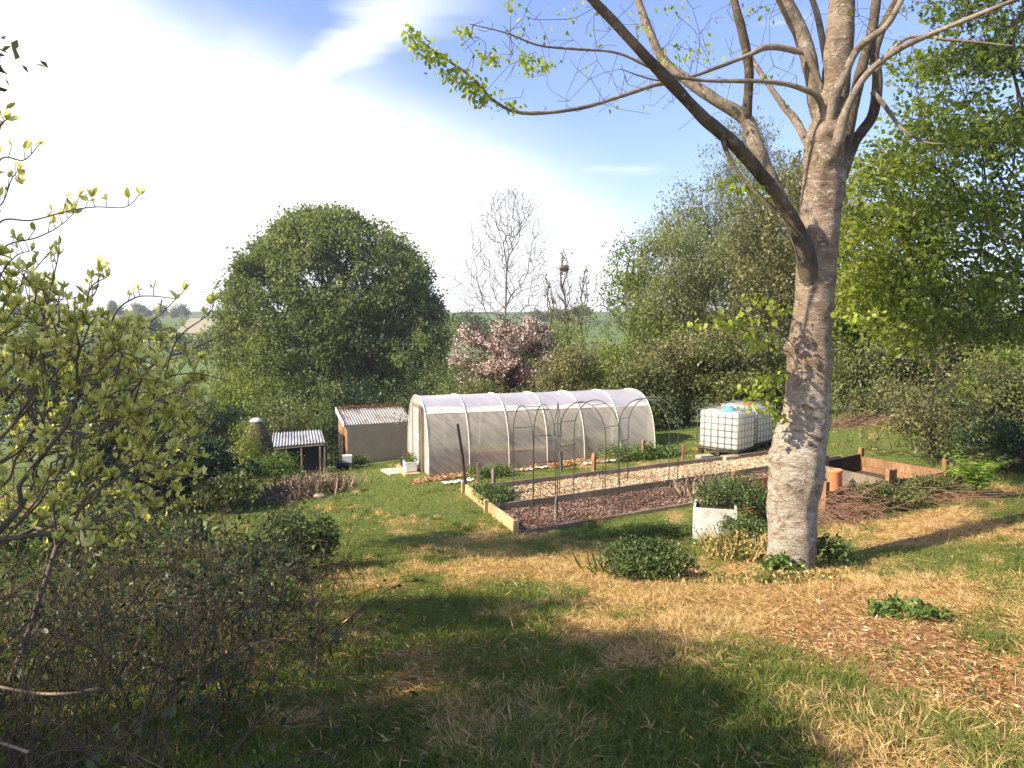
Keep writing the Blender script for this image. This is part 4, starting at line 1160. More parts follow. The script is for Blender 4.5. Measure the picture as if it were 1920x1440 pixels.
Y = 29.5
fl, fr = at(508, 838, Y), at(609, 829, Y - .1); bl_, br_ = at(512, 812, Y + 1.1), at(602, 806, Y + 1.0)
gz = Hs(fr[0], Y); e = empty('open_shelter', (fr[0] - 1, Y, gz), 'small open-fronted shelter with a corrugated roof and dark inside', 'shelter')
corr('corrugated_roof', fl, fr, br_, bl_, 17, .028, M['tin'], e)
for p in (fl + (.12, .1, 0), fl * .45 + fr * .55 + (0, .1, 0), fr - (.22, -.1, 0), fr - (.04, -.12, 0), br_ - (.05, .1, 0), bl_ + (.05, -.1, 0)):
    g = Hs(p[0], p[1]) - .15; h = p[2] - g - .04; mb = MB(); mb.box((p[0], p[1], g + h / 2), .06, .06, h); mb.build('post', M['grey_timber'], e)
mb = MB(); mb.board(np.array((fl[0] + .05, Y + .06, fl[2] - .12)), np.array((fr[0] - .05, Y - .04, fr[2] - .12)), .04, .09); mb.build('front_rail', M['grey_timber'], e)
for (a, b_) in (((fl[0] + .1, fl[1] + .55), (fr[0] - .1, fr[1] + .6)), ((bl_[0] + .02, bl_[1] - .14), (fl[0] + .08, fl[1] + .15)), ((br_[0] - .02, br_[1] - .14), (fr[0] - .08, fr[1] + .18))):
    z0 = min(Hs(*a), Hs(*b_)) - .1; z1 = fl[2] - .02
    mb = MB(); mb.board((a[0], a[1], z0), (b_[0], b_[1], z0), .03, z1 - z0); mb.build('side_boarding', M['shade_inside'], e)

Y = 35.0
wl, wr_ = at(650, 797, Y), at(768, 790, Y + 1.6); rl, rr_ = at(637, 776, Y + 1.5), at(722, 768, Y + 2.9)
gz = min(Hs(wl[0], wl[1]), Hs(wr_[0], wr_[1])) - .2
e = empty('garden_shed', (wl[0], wl[1], gz), 'low brown shed with a mossy corrugated roof beside the tunnel', 'shed')
dW = unit(wr_ - wl); back = np.array((-dW[1], dW[0], 0.)) * 2.2; back = back * .55; ridge = back + np.array((0, 0, .62))
corr('corrugated_roof', wl - dW * .12 + (0, -.05, .0), wr_ + dW * .12 + (0, -.05, 0), wr_ + ridge + dW * .1, wl + ridge - dW * .12, 26, .025, M['tin_moss'], e)
mb = MB()
mb.board((wl[0], wl[1], gz), (wr_[0], wr_[1], gz), .06, wl[2] - gz - .03); mb.build('long_wall', M['render_wall'], e)
mb = MB(); a = wl + (0, 0, 0); b_ = wl + back
V = [(a[0], a[1], gz), (b_[0], b_[1], gz), tuple(a + ridge - (0, 0, .05)), (a[0], a[1], a[2] - .03)]; V2 = [tuple(np.array(v) + dW * .05) for v in V]
mb.add(V + V2, [(0, 1, 2, 3), (7, 6, 5, 4), (0, 3, 7, 4), (1, 5, 6, 2)]); mb.build('end_wall', M['brown_timber'], e)
for (p, q) in ((wl, wl + ridge),):
    mb = MB(); p = p - dW * .14 + (0, 0, -.13); q = q - dW * .14 + (0, 0, -.13); V = [p, q, q + (0, 0, .24), p + (0, 0, .24)]; V2 = [v + dW * .03 for v in V]
    mb.add(V + V2, [(3, 2, 1, 0), (4, 5, 6, 7), (0, 1, 5, 4), (2, 3, 7, 6)]); mb.build('bargeboard', M['white_paint'], e)
for t in (.45,):
    mb = MB(); p = wl + back * t - dW * .06; mb.box((p[0], p[1], gz + .8), .5, .05, 1.5, math.atan2(back[1], back[0])); d = mb.build('door', M['post_dark' if t < .5 else 'brown_timber'], e)
mb = MB(); p0 = wl + back - (0, 0, 0); mb.board((p0[0], p0[1], gz), (p0[0] + dW[0] * 3.2, p0[1] + dW[1] * 3.2, gz), .06, (wl + ridge)[2] - gz - .05); mb.build('back_wall', M['render_wall'], e)
# red-brown creeper along the shed ridge
n = 900; t = R.random(n); C = (wl + ridge)[None] + dW[None] * (t * np.linalg.norm(wr_ - wl))[:, None] + R.normal(size=(n, 3)) * np.array((.1, .1, .05)) + np.array((0, .05, .06)); V, Fa, tt = leaves(C, rdir(n), rdir(n, 1), .10, LEAF_S, width=.6)
tag(npmesh('roof_creeper', V, Fa, M['litter'], attrs={'tint': tt * .4}), 'reddish brown creeper along the ridge of the brown shed', 'creeper')

# wicker dome, little fence, tub, planters, slab
g = at(482, 862, 27.5); gz = Hs(g[0], 27.5); ztop = at(482, 786, 27.5)[2]
e = empty('wicker_dome', (g[0], 27.5, gz), 'round brown wicker dome with a white cap among the plants', 'garden dome')
hh = ztop - gz; mb = MB(); pr = [(.60, 0), (.62, hh * .3), (.60, hh * .5), (.52, hh * .68), (.38, hh * .84), (.2, hh * .95), (.0, hh)]
mb.lathe((g[0], 27.5, gz), pr, 26); mb.build('woven_shell', M['wicker'], e, True)
mb = MB(); mb.lathe((g[0], 27.5, ztop - .06), [(.22, -.02), (.2, .05), (.1, .1), (0, .11)], 18); mb.build('cap', M['white_paint'], e, True)
Yf = 31.0
e = empty('paling_fence', gp(626, 868), 'short rustic fence of stakes and rails between the two sheds', 'fence')
for i, (px, pt, pb) in enumerate([(612, 836, 872), (621, 848, 870), (629, 846, 870), (634, 838, 874)]):
    a = at(px, pt, Yf); b_ = at(px, pb, Yf); mb = MB(); mb.box((a[0], Yf, (a[2] + b_[2]) / 2 - .05), .05, .05, a[2] - b_[2] + .1, .2); mb.build('paling', M['post_dark'], e)
for (p, q) in (((610, 851), (636, 845)), ((610, 862), (636, 858))):
    mb = MB(); mb.tube([at(*p, Yf - .04), at(*q, Yf - .04)], .022, 6); mb.build('rail', M['pale_timber'], e)
g = at(643, 868, 30.8); gz = Hs(g[0], 30.8)
mb = MB(); mb.lathe((g[0], 30.8, gz + .02), [(0, 0), (.2, 0), (.3, .22), (.32, .24), (.29, .24), (.2, .05), (0, .05)], 22); tag(mb.build('plastic_tub', M['blacktub'], smooth=True), 'round black tub on the grass in front of the brown shed', 'tub')
mb = MB(); mb.box((g[0] + .05, 31.4, gz + .36), .42, .28, .34, .2); tag(mb.build('white_crate', M['white_paint'], bevel=.03), 'small white crate behind the black tub', 'crate')
p = gp(683, 866); plant('low_plants', 'low dark leafy plants along the foot of the brown shed', 'plants', (p[0], 32, Hs(p[0], 32)), (p[0], 32, Hs(p[0], 32) + .25), (1.1, .5, .28), 320, 9, .07, .09, 'ivy', r0=.004, bark='stem_brown', clumps=20, seglen=.3, parts=('stems', 'foliage'))
q = np.array(tun_pt(-.55, 1.9, 0)); q[2] = Hs(q[0], q[1])
for (du, dv, w, h, mt, nm, lab) in [(-.30, 1.1, .42, .26, 'white_paint', 'planter_trough', 'white trough planter by the tunnel door'), (-.26, 1.75, .4, .24, 'blacktub', 'planter_trough', 'dark planter behind the white one by the tunnel door')]:
    p = np.array(tun_pt(du, dv, 0)); z = Hs(p[0], p[1]); e = empty(nm, (p[0], p[1], z), lab, 'planter', 'planters by the tunnel door', math.atan2(AX[1], AX[0]))
    z0 = .1
    for (c, s) in (((0, -w / 2, h / 2 + z0), (.30, .025, h)), ((0, w / 2, h / 2 + z0), (.30, .025, h)), ((-.15, 0, h / 2 + z0), (.025, w - .03, h)), ((.15, 0, h / 2 + z0), (.025, w - .03, h))):
        mb = MB(); mb.box(c, *s); loc(mb.build('side_panel', M[mt], bevel=.006), e)
    mb = MB(); mb.box((0, 0, z0 + h * .7), .27, w - .04, .04); loc(mb.build('soil', M['soil']), e)
    n = 160; C = R.normal(size=(n, 3)) * np.array((.08, w * .3, .05)) + np.array((0, 0, z0 + h + .05)); V, Fa, t = leaves(C, rdir(n, .5), rdir(n, 1), .07); loc(npmesh('foliage', V, Fa, M['nettle' if mt == 'white_paint' else 'copper'], attrs={'tint': t}), e)
p = np.array(tun_pt(-.3, 1.45, 0)); mb = MB(); z = Hs(p[0], p[1]); mb.board((*(T0 + AX * -.3 + PX * .7), z - .02), (*(T0 + AX * -.3 + PX * 2.1), z - .02), .42, .1); tag(mb.build('timber_step', M['pale_timber'], bevel=.01), 'pale timber step under the planters at the tunnel door', 'step')
g = gp(737, 887); mb = MB(); mb.box((g[0], g[1], g[2] + .03), .46, .8, .06, .5); tag(mb.build('paving_slab', M['slab'], bevel=.008), 'pale square slab lying on the lawn before the tunnel door', 'slab')
#@@NEAR
# ------------------------------------------------------------------ main tree
TY = 9.0


def spline(pts, n):
    P = np.array(pts, float); m = len(P); t = np.linspace(0, m - 1, n); i = np.clip(np.floor(t).astype(int), 0, m - 2); f = (t - i)[:, None]
    p0 = P[np.clip(i - 1, 0, m - 1)]; p1 = P[i]; p2 = P[i + 1]; p3 = P[np.clip(i + 2, 0, m - 1)]
    return .5 * ((2 * p1) + (-p0 + p2) * f + (2 * p0 - 5 * p1 + 4 * p2 - p3) * f * f + (-p0 + 3 * p1 - 3 * p2 + p3) * f ** 3)


def limb_mesh(name, pts, mat, parent, n=60, sides=16, bumpy=.03, knots=()):
    """pts: (px, py, Y, radius px)"""
    W4 = []
    for (px, py, Y, r) in pts:
        p = at(px, py, Y); W4.append((p[0], p[1], p[2], r * Y / F * (.80 if name == 'limb' else 1)))
    S = spline(W4, n); V = []; a = None
    for i in range(n):
        d = unit(S[min(i + 1, n - 1), :3] - S[max(i - 1, 0), :3])
        if a is None: a = unit(np.cross(d, (0, 1, 0)))
        a = unit(a - d * a.dot(d)); b = np.cross(d, a)
        for k in range(sides):
            t = 2 * math.pi * k / sides; dirv = a * math.cos(t) + b * math.sin(t); r = S[i, 3]
            q = S[i, :3] + dirv * r
            f = 1 + bumpy * 2.2 * mnoise.noise(Vector(q * 2.6)) + bumpy * mnoise.noise(Vector(q * 9))
            q = S[i, :3] + dirv * r * f
            for (kp, kr, kh) in knots:
                dd = np.linalg.norm(q - kp)
                if dd < kr * 2: q = q + dirv * kh * math.exp(-(dd / kr) ** 2 * 1.5) * (1 + .5 * mnoise.noise(Vector(q * 14)))
            V.append(q)
    idx = np.arange(n * sides).reshape(n, sides); nx = np.roll(idx, -1, 1)
    Fq = np.stack([idx[:-1], nx[:-1], nx[1:], idx[1:]], -1).reshape(-1, 4)
    cap = np.array([list(idx[-1])])
    o = npmesh(name, np.array(V), [Fq, cap], mat, parent, smooth=True)
    return o, S


def trunk_mat():
    b = NB('pale_bark')
    n1 = b.noise(3.0, 8, .7, (1, 1, 2.0)); n2 = b.noise(9, 8, .75, (1, 1, 1.6), dist=.6); n3 = b.noise(4, 6, .65, (.8, .8, 3.4), dist=1.6); n4 = b.noise(11, 7, .75, (1, 1, 2.2), dist=1.2)
    n5 = b.noise(2.2, 5, .6, (1, 1, .7))
    base = b.ramp(n1, [(.32, (.19, .13, .088)), (.5, (.39, .285, .20)), (.68, (.58, .46, .35))])
    cream = b.ramp(n2, [(.34, (.20, .14, .095)), (.43, (.42, .33, .25)), (.52, (.62, .54, .43)), (.68, (.80, .75, .66))])
    g = b.N.new('ShaderNodeNewGeometry'); sp = b.N.new('ShaderNodeSeparateXYZ'); b.L.new(g.outputs['Position'], sp.inputs[0])
    low = b.rng(sp.outputs[2], 1.1, .15)                 # the lower trunk is coated with pale lichen
    lowm = b.math('ADD', b.math('MULTIPLY', low, .40), b.math('MULTIPLY', b.math('ADD', n3, n5), .42))
    c = b.mix(b.rng(lowm, .45, .60), base, cream)
    band = b.rng(n3, .58, .61, 0, .55); c = b.mix(band, c, (.46, .38, .30))
    spk = b.rng(n2, .56, .60, 0, .85); c = b.mix(spk, c, (.66, .62, .56))
    n6 = b.noise(42, 5, .7, (1, 1, 2.4)); c = b.mix(b.rng(n6, .56, .64, 0, .35), c, (.16, .11, .075)); c = b.mix(b.rng(n4, .585, .62, 0, .85), c, (.06, .04, .03))
    h = b.math('ADD', b.math('ADD', b.math('ADD', n1, n3), b.math('MULTIPLY', n4, -1.5)), b.math('MULTIPLY', n6, -.6))
    return b.done(b.bsdf(c, .8, b.bump(h, 1.0, .05), .15))


def limb_mat(nm='limb_shaded_bark', c1=(.055, .042, .032), c2=(.14, .11, .08), c3=(.36, .32, .26)):
    b = NB(nm); n2 = b.noise(14, 7, .7, (1, 1, 1)); n1 = b.noise(3, 5, .6)
    c = b.ramp(n1, [(.35, c1), (.6, c2)]); n3 = b.noise(30, 6, .7); c = b.mix(b.rng(n2, .55, .68, 0, .7), c, c3); c = b.mix(b.rng(n3, .58, .68, 0, .6), c, c1)
    return b.done(b.bsdf(c, .9, b.bump(b.math('ADD', n2, n3), .9, .02), .12))


M['pale_bark'] = trunk_mat(); M['limb_shaded_bark'] = limb_mat()  # limb tone: dark bark with the limb's shade painted in
M['limb_lit'] = limb_mat('limb_lit_bark', (.13, .10, .075), (.30, .245, .19), (.52, .47, .40))  # lighter copy for other limbs, sunlight painted into the bark colour
tb = gp(1482, 1085); main = empty('sycamore_tree', (at(1482, 1085, TY)[0], TY, Hs(at(1482, 1085, TY)[0], TY)), 'large pale-barked tree with spreading bare limbs, nearest the camera on the right', 'tree')
kn = [(at(1482, 652, TY - .04), .12, .10), (at(1456, 862, TY - .05), .17, .07), (at(1550, 300, TY - .22), .09, .07), (at(1492, 700, TY - .2), .08, .06), (at(1545, 245, TY - .22), .10, .07), (at(1480, 900, TY - .22), .12, .07), (at(1505, 1000, TY - .26), .08, .04)]
_, TS = limb_mesh('trunk', [(1484, 1150, TY, 66), (1483, 1092, TY, 51), (1483, 1065, TY, 46), (1483, 1030, TY, 45), (1485, 950, TY, 46), (1491, 890, TY, 50), (1501, 830, TY, 49), (1511, 770, TY, 44.5), (1517, 700, TY, 40.5), (1522, 620, TY, 36), (1529, 520, TY, 34.5),
                            (1537, 420, TY, 36), (1545, 330, TY, 36.5), (1552, 260, TY, 38), (1560, 205, TY, 30), (1567, 150, TY + .05, 25), (1574, 80, TY + .1, 24), (1578, 0, TY + .2, 22), (1580, -120, TY + .3, 17), (1570, -260, TY + .3, 10)], M['pale_bark'], main, 220, 56, .05, kn)
LIMBS = [
    # the dark limb sweeping up to the left
    [(1530, 590, TY - .02, 26), (1522, 530, TY - .08, 25), (1508, 470, TY - .16, 22), (1492, 425, TY - .24, 18), (1470, 385, TY - .32, 15.5), (1425, 325, TY - .5, 15), (1375, 268, TY - .7, 14.5), (1320, 222, TY - .9, 14), (1262, 160, TY - 1.1, 13), (1205, 100, TY - 1.3, 12), (1150, 40, TY - 1.4, 11.5), (1098, -15, TY - 1.5, 10.5), (1040, -90, TY - 1.6, 8), (990, -180, TY - 1.6, 5)],
    [(1515, 500, TY + .05, 16), (1490, 430, TY + .08, 15), (1462, 370, TY + .1, 14), (1438, 320, TY + .1, 15.5), (1415, 268, TY + .15, 17), (1397, 222, TY + .2, 16), (1345, 190, TY + .2, 13), (1290, 152, TY + .3, 12), (1248, 118, TY + .4, 11), (1222, 70, TY + .4, 9.5), (1196, 0, TY + .5, 8), (1170, -80, TY + .5, 6)],
    [(1400, 235, TY + .2, 12), (1402, 190, TY + .1, 10.5), (1404, 130, TY, 10), (1392, 60, TY - .1, 9.5), (1374, -10, TY - .1, 9), (1360, -100, TY - .2, 7), (1340, -200, TY, 4)],
    [(1545, 260, TY + .1, 20), (1528, 190, TY + .1, 17), (1518, 120, TY + .15, 17), (1502, 65, TY + .2, 17), (1470, 0, TY + .2, 16), (1440, -80, TY + .2, 12), (1420, -200, TY + .3, 7)],
    [(1518, 110, TY, 8), (1490, 95, TY, 7), (1440, 88, TY - .1, 6.5), (1400, 105, TY - .2, 5.5), (1340, 128, TY - .3, 4.5), (1290, 145, TY - .4, 3.5), (1230, 150, TY - .5, 2.2), (1160, 128, TY - .6, .9)],
    [(1540, 195, TY - .2, 8), (1500, 165, TY - .3, 6), (1440, 153, TY - .4, 5), (1380, 152, TY - .5, 4.5), (1310, 150, TY - .6, 4), (1240, 135, TY - .7, 4), (1160, 100, TY - .8, 3.2), (1080, 92, TY - .9, 3), (1010, 85, TY - 1, 2.4), (950, 62, TY - 1.1, 1.8), (880, 45, TY - 1.2, 1.2)],
    # long low twig with leaves
    [(1262, 152, TY - 1.05, 6), (1225, 160, TY - 1.1, 5), (1165, 180, TY - 1.2, 4.6), (1100, 200, TY - 1.3, 4.4), (1030, 211, TY - 1.4, 4.2), (970, 210, TY - 1.5, 4), (925, 188, TY - 1.6, 3.6), (885, 145, TY - 1.7, 3), (835, 110, TY - 1.8, 2.4), (790, 78, TY - 1.9, 1.8), (764, 56, TY - 1.95, 1.2)],
    [(1575, 290, TY - .1, 20), (1590, 240, TY - .15, 15), (1602, 190, TY - .2, 13), (1618, 120, TY - .2, 12), (1635, 55, TY - .2, 11), (1645, -10, TY - .2, 10), (1660, -120, TY, 7)],
    [(1580, 310, TY + .1, 18), (1605, 262, TY + .15, 12), (1636, 215, TY + .2, 11.5), (1645, 150, TY + .2, 11), (1640, 100, TY + .2, 10), (1660, 40, TY + .3, 9), (1690, -20, TY + .4, 8), (1720, -120, TY + .4, 6)],
    [(1570, 270, TY - .25, 14), (1590, 200, TY - .4, 10), (1625, 140, TY - .5, 8), (1680, 95, TY - .7, 7), (1760, 58, TY - .9, 6), (1840, 25, TY - 1.1, 5), (1915, -5, TY - 1.2, 4), (2000, -40, TY - 1.3, 3)],
    [(1640, 135, TY - .4, 6), (1700, 72, TY - .5, 4), (1780, 75, TY - .6, 3.4), (1840, 80, TY - .7, 2.6), (1898, 86, TY - .8, 1.4)],
    [(1560, 200, TY - .2, 14), (1580, 150, TY - .3, 9), (1610, 90, TY - .4, 8), (1660, 50, TY - .5, 7), (1690, 0, TY - .6, 6), (1730, -80, TY - .6, 4)],
    [(1545, 350, TY + .3, 12), (1500, 240, TY + .8, 9), (1470, 200, TY + .9, 7.5), (1435, 150, TY + 1, 6.5), (1405, 100, TY + 1.1, 5), (1390, 40, TY + 1.2, 4), (1370, -40, TY + 1.3, 3)],
    [(1560, 180, TY + .2, 10), (1545, 90, TY + .4, 8), (1530, 20, TY + .5, 7), (1500, -60, TY + .6, 5)],
    [(1636, 172, TY + .15, 6), (1660, 200, TY + .05, 5), (1690, 240, TY - .1, 3.5), (1730, 265, TY - .2, 2.5), (1770, 270, TY - .3, 1.5)],
    [(1352, 250, TY - .8, 6), (1365, 290, TY - .85, 5), (1390, 330, TY - .9, 3.5), (1430, 375, TY - 1, 2.6), (1470, 410, TY - 1.05, 1.8)],
]
nodes0 = []
TRX = [(590, 1523), (420, 1537), (330, 1545), (260, 1552), (205, 1560), (150, 1567), (80, 1574), (0, 1578)]
for LI, L_ in enumerate(LIMBS):
    (x_, y_, Y_, r_) = L_[0]
    if 1495 < x_ < 1600 and y_ < 400 and r_ >= 8:
        ty = y_ + 95 + r_ * 2; tx = float(np.interp(ty, [p[0] for p in TRX][::-1], [p[1] for p in TRX][::-1])); L_.insert(0, (tx, ty, TY, r_ * .7))
    o, S = limb_mesh('limb', L_, M['limb_shaded_bark' if LI in (0, 2, 7, 8, 15) else 'limb_lit'], main, 70, 14, .085)
    nodes0 += [s[:3] for s in S[8::3]]
nodes0 = [n_ for n_ in nodes0]
# fine twigs from the limbs
T = []
for (x0, x1, y0, y1, n, Y0, Y1) in [(930, 1230, 5, 215, 110, 7.2, 9.2), (1180, 1500, 0, 200, 90, 7.8, 9.8), (1500, 1760, 0, 130, 60, 8, 9.6), (1240, 1420, 60, 260, 30, 8, 9.5), (1650, 1920, 0, 120, 30, 7.8, 9), (1000, 1700, -300, 0, 160, 7.5, 10.5), (860, 960, 30, 130, 26, 7.4, 8)]:
    for _ in range(n): T.append(at(R.uniform(x0, x1), R.uniform(y0, y1), R.uniform(Y0, Y1)))
nd, pr = grow(nodes0, [-1] * len(nodes0), T, .3, .16, .10, path0=0)
acc = np.zeros(len(nd)); 
rt = np.full(len(nd), .0035)
ch = np.zeros(len(nd))
for i in range(len(nd) - 1, len(nodes0) - 1, -1):
    ch[i] = max(ch[i], 1); ch[pr[i]] += ch[i] * .6 if pr[i] >= 0 else 0
rt = .0026 * np.sqrt(np.maximum(ch, 1)); rt = np.clip(rt, .0026, .012)
rid = np.arange(len(nd))
for i in range(len(nodes0), len(nd)): rid[i] = rid[pr[i]]
for k in np.unique(rid[len(nodes0):]):
    sel = np.where((rid == k) & (np.arange(len(nd)) >= len(nodes0)))[0]; V, Fq = prisms(nd[pr[sel]], nd[sel], np.minimum(rt[pr[sel]] if k in pr[sel] else rt[sel], rt[sel] * 1.3), rt[sel], 5); npmesh('twig', V, Fq, M['limb_shaded_bark'], main, smooth=True)
# young leaves
C = []
tipn = nd[len(nodes0):][R.random(len(nd) - len(nodes0)) < .5]
hot = [(790, 84, 7.1, 40, 22), (815, 108, 7.15, 40, 24), (850, 135, 7.25, 46, 30), (885, 160, 7.33, 46, 34), (910, 183, 7.4, 36, 26), (960, 200, 7.5, 26, 12), (775, 64, 7.05, 30, 12), (870, 60, 7.7, 30, 8), (925, 108, 7.7, 40, 14), (1000, 125, 7.8, 50, 18), (1320, 95, 8.7, 60, 12), (1280, 95, 8.7, 50, 8), (990, 112, 7.8, 50, 10), (1025, 122, 7.9, 30, 6), (960, 10, 7.8, 30, 6), (905, 100, 7.9, 30, 6), (1265, 10, 9, 60, 9), (1430, 20, 9, 30, 5), (1000, 60, 8, 90, 7), (1440, 140, 9, 20, 4), (1090, 30, 8, 90, 6), (1390, 20, 9, 40, 5), (1210, 50, 9, 50, 5)]
for (px, py, Y, w, n) in hot:
    for _ in range(n * 3): C.append(at(px + R.normal() * w * .32, py + R.normal() * w * .20, Y + R.normal() * .1))
C = np.array(C); C = np.concatenate([C, tipn[R.integers(0, len(tipn), 120)] + R.normal(size=(120, 3)) * .03]); n = len(C)
V, Fa, t = leaves(C, rdir(n, -1.2), rdir(n, .6), .055 * (.6 + .8 * R.random(n)), LEAF_L, .45 + .5 * R.random(n), 1.3); npmesh('foliage', V, Fa, M['lime'], main, attrs={'tint': t})
# epicormic sprays left of the trunk
SP = [[(1480, 640, TY - .1), (1430, 600, TY - .5), (1370, 592, TY - .7), (1300, 602, TY - .8)], [(1478, 660, TY - .1), (1430, 640, TY - .4), (1395, 620, TY - .5), (1360, 600, TY - .5)], [(1490, 600, TY - .1), (1450, 570, TY - .4), (1405, 552, TY - .5)],
      [(1480, 760, TY - .1), (1440, 735, TY - .4), (1400, 725, TY - .5)], [(1480, 790, TY - .1), (1445, 765, TY - .4), (1410, 750, TY - .5)], [(1482, 700, TY - .1), (1455, 700, TY - .4), (1425, 705, TY - .5)], [(1460, 400, TY - .3), (1410, 350, TY - .6), (1370, 340, TY - .6)], [(1560, 560, TY - .3), (1600, 590, TY - .3), (1650, 585, TY - .4)]]
C = []
for s in SP:
    P = [at(*p) for p in s]; S = spline(P, 12); mb = MB(); mb.tube(S, list(np.linspace(.008, .003, 12)), 5); mb.build('sprout_stem', M['limb_shaded_bark'], main)
    for k in range(3, 12):
        for _ in range(7): C.append(S[k] + R.normal(size=3) * np.array((.05, .06, .045)) - (0, 0, .02))
C = np.array(C); n = len(C)
V, Fa, t = leaves(C, rdir(n, -.8), rdir(n, 1), .065 * (.6 + .8 * R.random(n)), LEAF_L, .5 + .5 * R.random(n), 1.6); npmesh('sprout_leaves', V, Fa, M['lime'], main, attrs={'tint': t})
# ivy and nettles at the foot
for (px, py, w, h, mt, lab, Y) in [(1465, 1085, .22, .2, 'nettle', 'green nettles at the left foot of the pale trunk', 8.6), (1555, 1060, .28, .34, 'ivy', 'dark ivy growing at the right foot of the pale trunk', 8.9)]:
    c = at(px, py, Y); g = Hs(c[0], Y); plant('ground_ivy' if mt == 'ivy' else 'nettle_clump', lab, 'plants', (c[0], Y, g), (c[0], Y, g + h * .6), (w, w * .7, h * .6), 110, 7, .035, .055, mt, r0=.0025, bark='stem_brown', clumps=16, seglen=.1, parts=('stems', 'foliage'), shape=LEAF_L, width=1.3)

# ------------------------------------------------------------------ beech on the right
def region_targets(rects):
    T = []
    for (x0, x1, y0, y1, n, Y0, Y1) in rects:
        k = max(3, n // 14)
        cs_ = [(R.uniform(x0, x1), R.uniform(y0, y1), R.uniform(Y0, Y1)) for _ in range(k)]
        for _ in range(n):
            c = cs_[R.integers(0, k)]; T.append(at(c[0] + R.normal() * 34, c[1] + R.normal() * 9, c[2] + R.normal() * .35))
    return np.array(T)


RT = region_targets([(1770, 2050, -60, 120, 420, 11, 15), (1720, 2050, 100, 320, 640, 11, 15.5), (1640, 2000, 240, 430, 760, 10.5, 15.5), (1590, 1990, 400, 560, 900, 10, 15.5), (1575, 1780, 300, 560, 420, 11, 14), (1640, 2000, 530, 640, 460, 10.5, 14.5), (1590, 1720, 540, 640, 160, 11, 13), (1800, 2300, -300, 300, 400, 11, 17)])
b0 = np.array((11.8, 14.5, Hs(11.8, 14.5)))
plant('beech_tree', 'leafy green beech reaching in from the right edge of the picture', 'tree', b0, b0, (3, 3, 3), 0, 11, .12, .09, 'beech', r0=.0040, bark='bark_dark', bf=.5, trunk_top=b0 + (0.2, 0, 6.5), targets=RT, seglen=.35, pw=2.3, shape=LEAF_S, width=1.1, tint=lambda C, t: np.clip(t * .6 + .50 * sstep(.60, .42, C[:, 0] / C[:, 1]) - .08, 0, 1))
# shrubs on the right
RG = 'shrubs under the beech'
for (lab, px, pt, wp, Y, mt, n, lp) in [
    ('thin brownish shrub with dark twigs in the middle of the bank', 1760, 640, 260, 17, 'olive', 520, 7), ('green shrub behind the trunk at the foot of the bank', 1610, 640, 150, 24, 'hedge', 480, 13), ('bright shrub along the far right hedge', 1890, 650, 220, 24, 'hedge_bright', 560, 12),
    ('dark shrub at the right edge beyond the shade', 1900, 700, 130, 20, 'hedge', 420, 14), ('leafy elder shrub behind the compost bays', 1750, 750, 170, 16.2, 'olive', 420, 6), ('dark shrub at the right edge above the fern', 1895, 790, 170, 14.5, 'dark_leaf', 520, 9), ('brown-green shrub behind the beech twigs', 1700, 610, 200, 27, 'olive', 600, 14)]:
    bush('bank_shrub', lab, px, pt, 900, wp, Y, mt, n, lp, .075 if Y < 18 else .11, .10, group=RG, r0=.005)


def fern(px, py, Y, h, lab):
    c = at(px, py, Y); g = np.array((c[0], Y, Hs(c[0], Y))); e = empty('fern', g, lab, 'fern', 'ferns by the path'); mb = MB(); C = []; D = []; Sz = []
    for k in range(9):
        a = k * 2 * math.pi / 9 + R.random() * .4; P = [g + np.array((math.cos(a) * s * s * h * .6, math.sin(a) * s * s * h * .6, h * (1.25 * s - .42 * s * s))) for s in np.linspace(0, 1, 12)]
        mb.tube(P, list(np.linspace(.006, .002, 12)), 4)
        side = np.array((-math.sin(a), math.cos(a), 0))
        for i in range(2, 12):
            for sg in (-1, 1):
                C.append(P[i]); D.append(side * sg + (P[min(i + 1, 11)] - P[i - 1]) * 2 / h); Sz.append(h * .26 * (1 - ((i - 4) / 9) ** 2))
    mb.build('stems', M['nettle_stem'] if 'nettle_stem' in M else M['stem_brown'], e); C = np.array(C); n = len(C)
    V, Fa, t = leaves(C, np.array(D), rdir(n, 3), np.array(Sz), LEAF_L, None, .8); npmesh('fronds', V, Fa, M['fern'], e, attrs={'tint': t})


fern(1828, 962, 12.2, .85, 'bright yellow-green fern standing by the shaded path')
fern(1795, 950, 12.6, .55, 'smaller fern just left of the bright one')
for (px, py, lab) in [(1675, 1160, 'small dark weed tuft in the straw right of the trunk'), (1735, 1170, 'small bright weed in the straw right of the trunk')]:
    g = gp(px, py); plant('weed_tuft', lab, 'plant', g, g + (0, 0, .06), (.14, .12, .08), 40, 8, .03, .05, 'nettle', r0=.002, bark='stem_brown', clumps=8, seglen=.05, parts=('stems', 'foliage'), shape=LEAF_L)

# ------------------------------------------------------------------ mid-ground plants
def low(name, lab, cat, px, py, w, d, h, mt, n=260, lp=9, ls=.06, grp=None, bark='stem_brown', shape=LEAF_S, zup=.5, sig=None, width=1.0):
    g = gp(px, py); return plant(name, lab, cat, g, g + (0, 0, h * .5), (w, d, h * .55), n, lp, sig or ls * .9, ls, mt, r0=.003, bark=bark, clumps=max(9, n // 45), cs=.27, seglen=.12, parts=('stems', 'foliage'), flat=.5, group=grp, shape=shape, width=width)


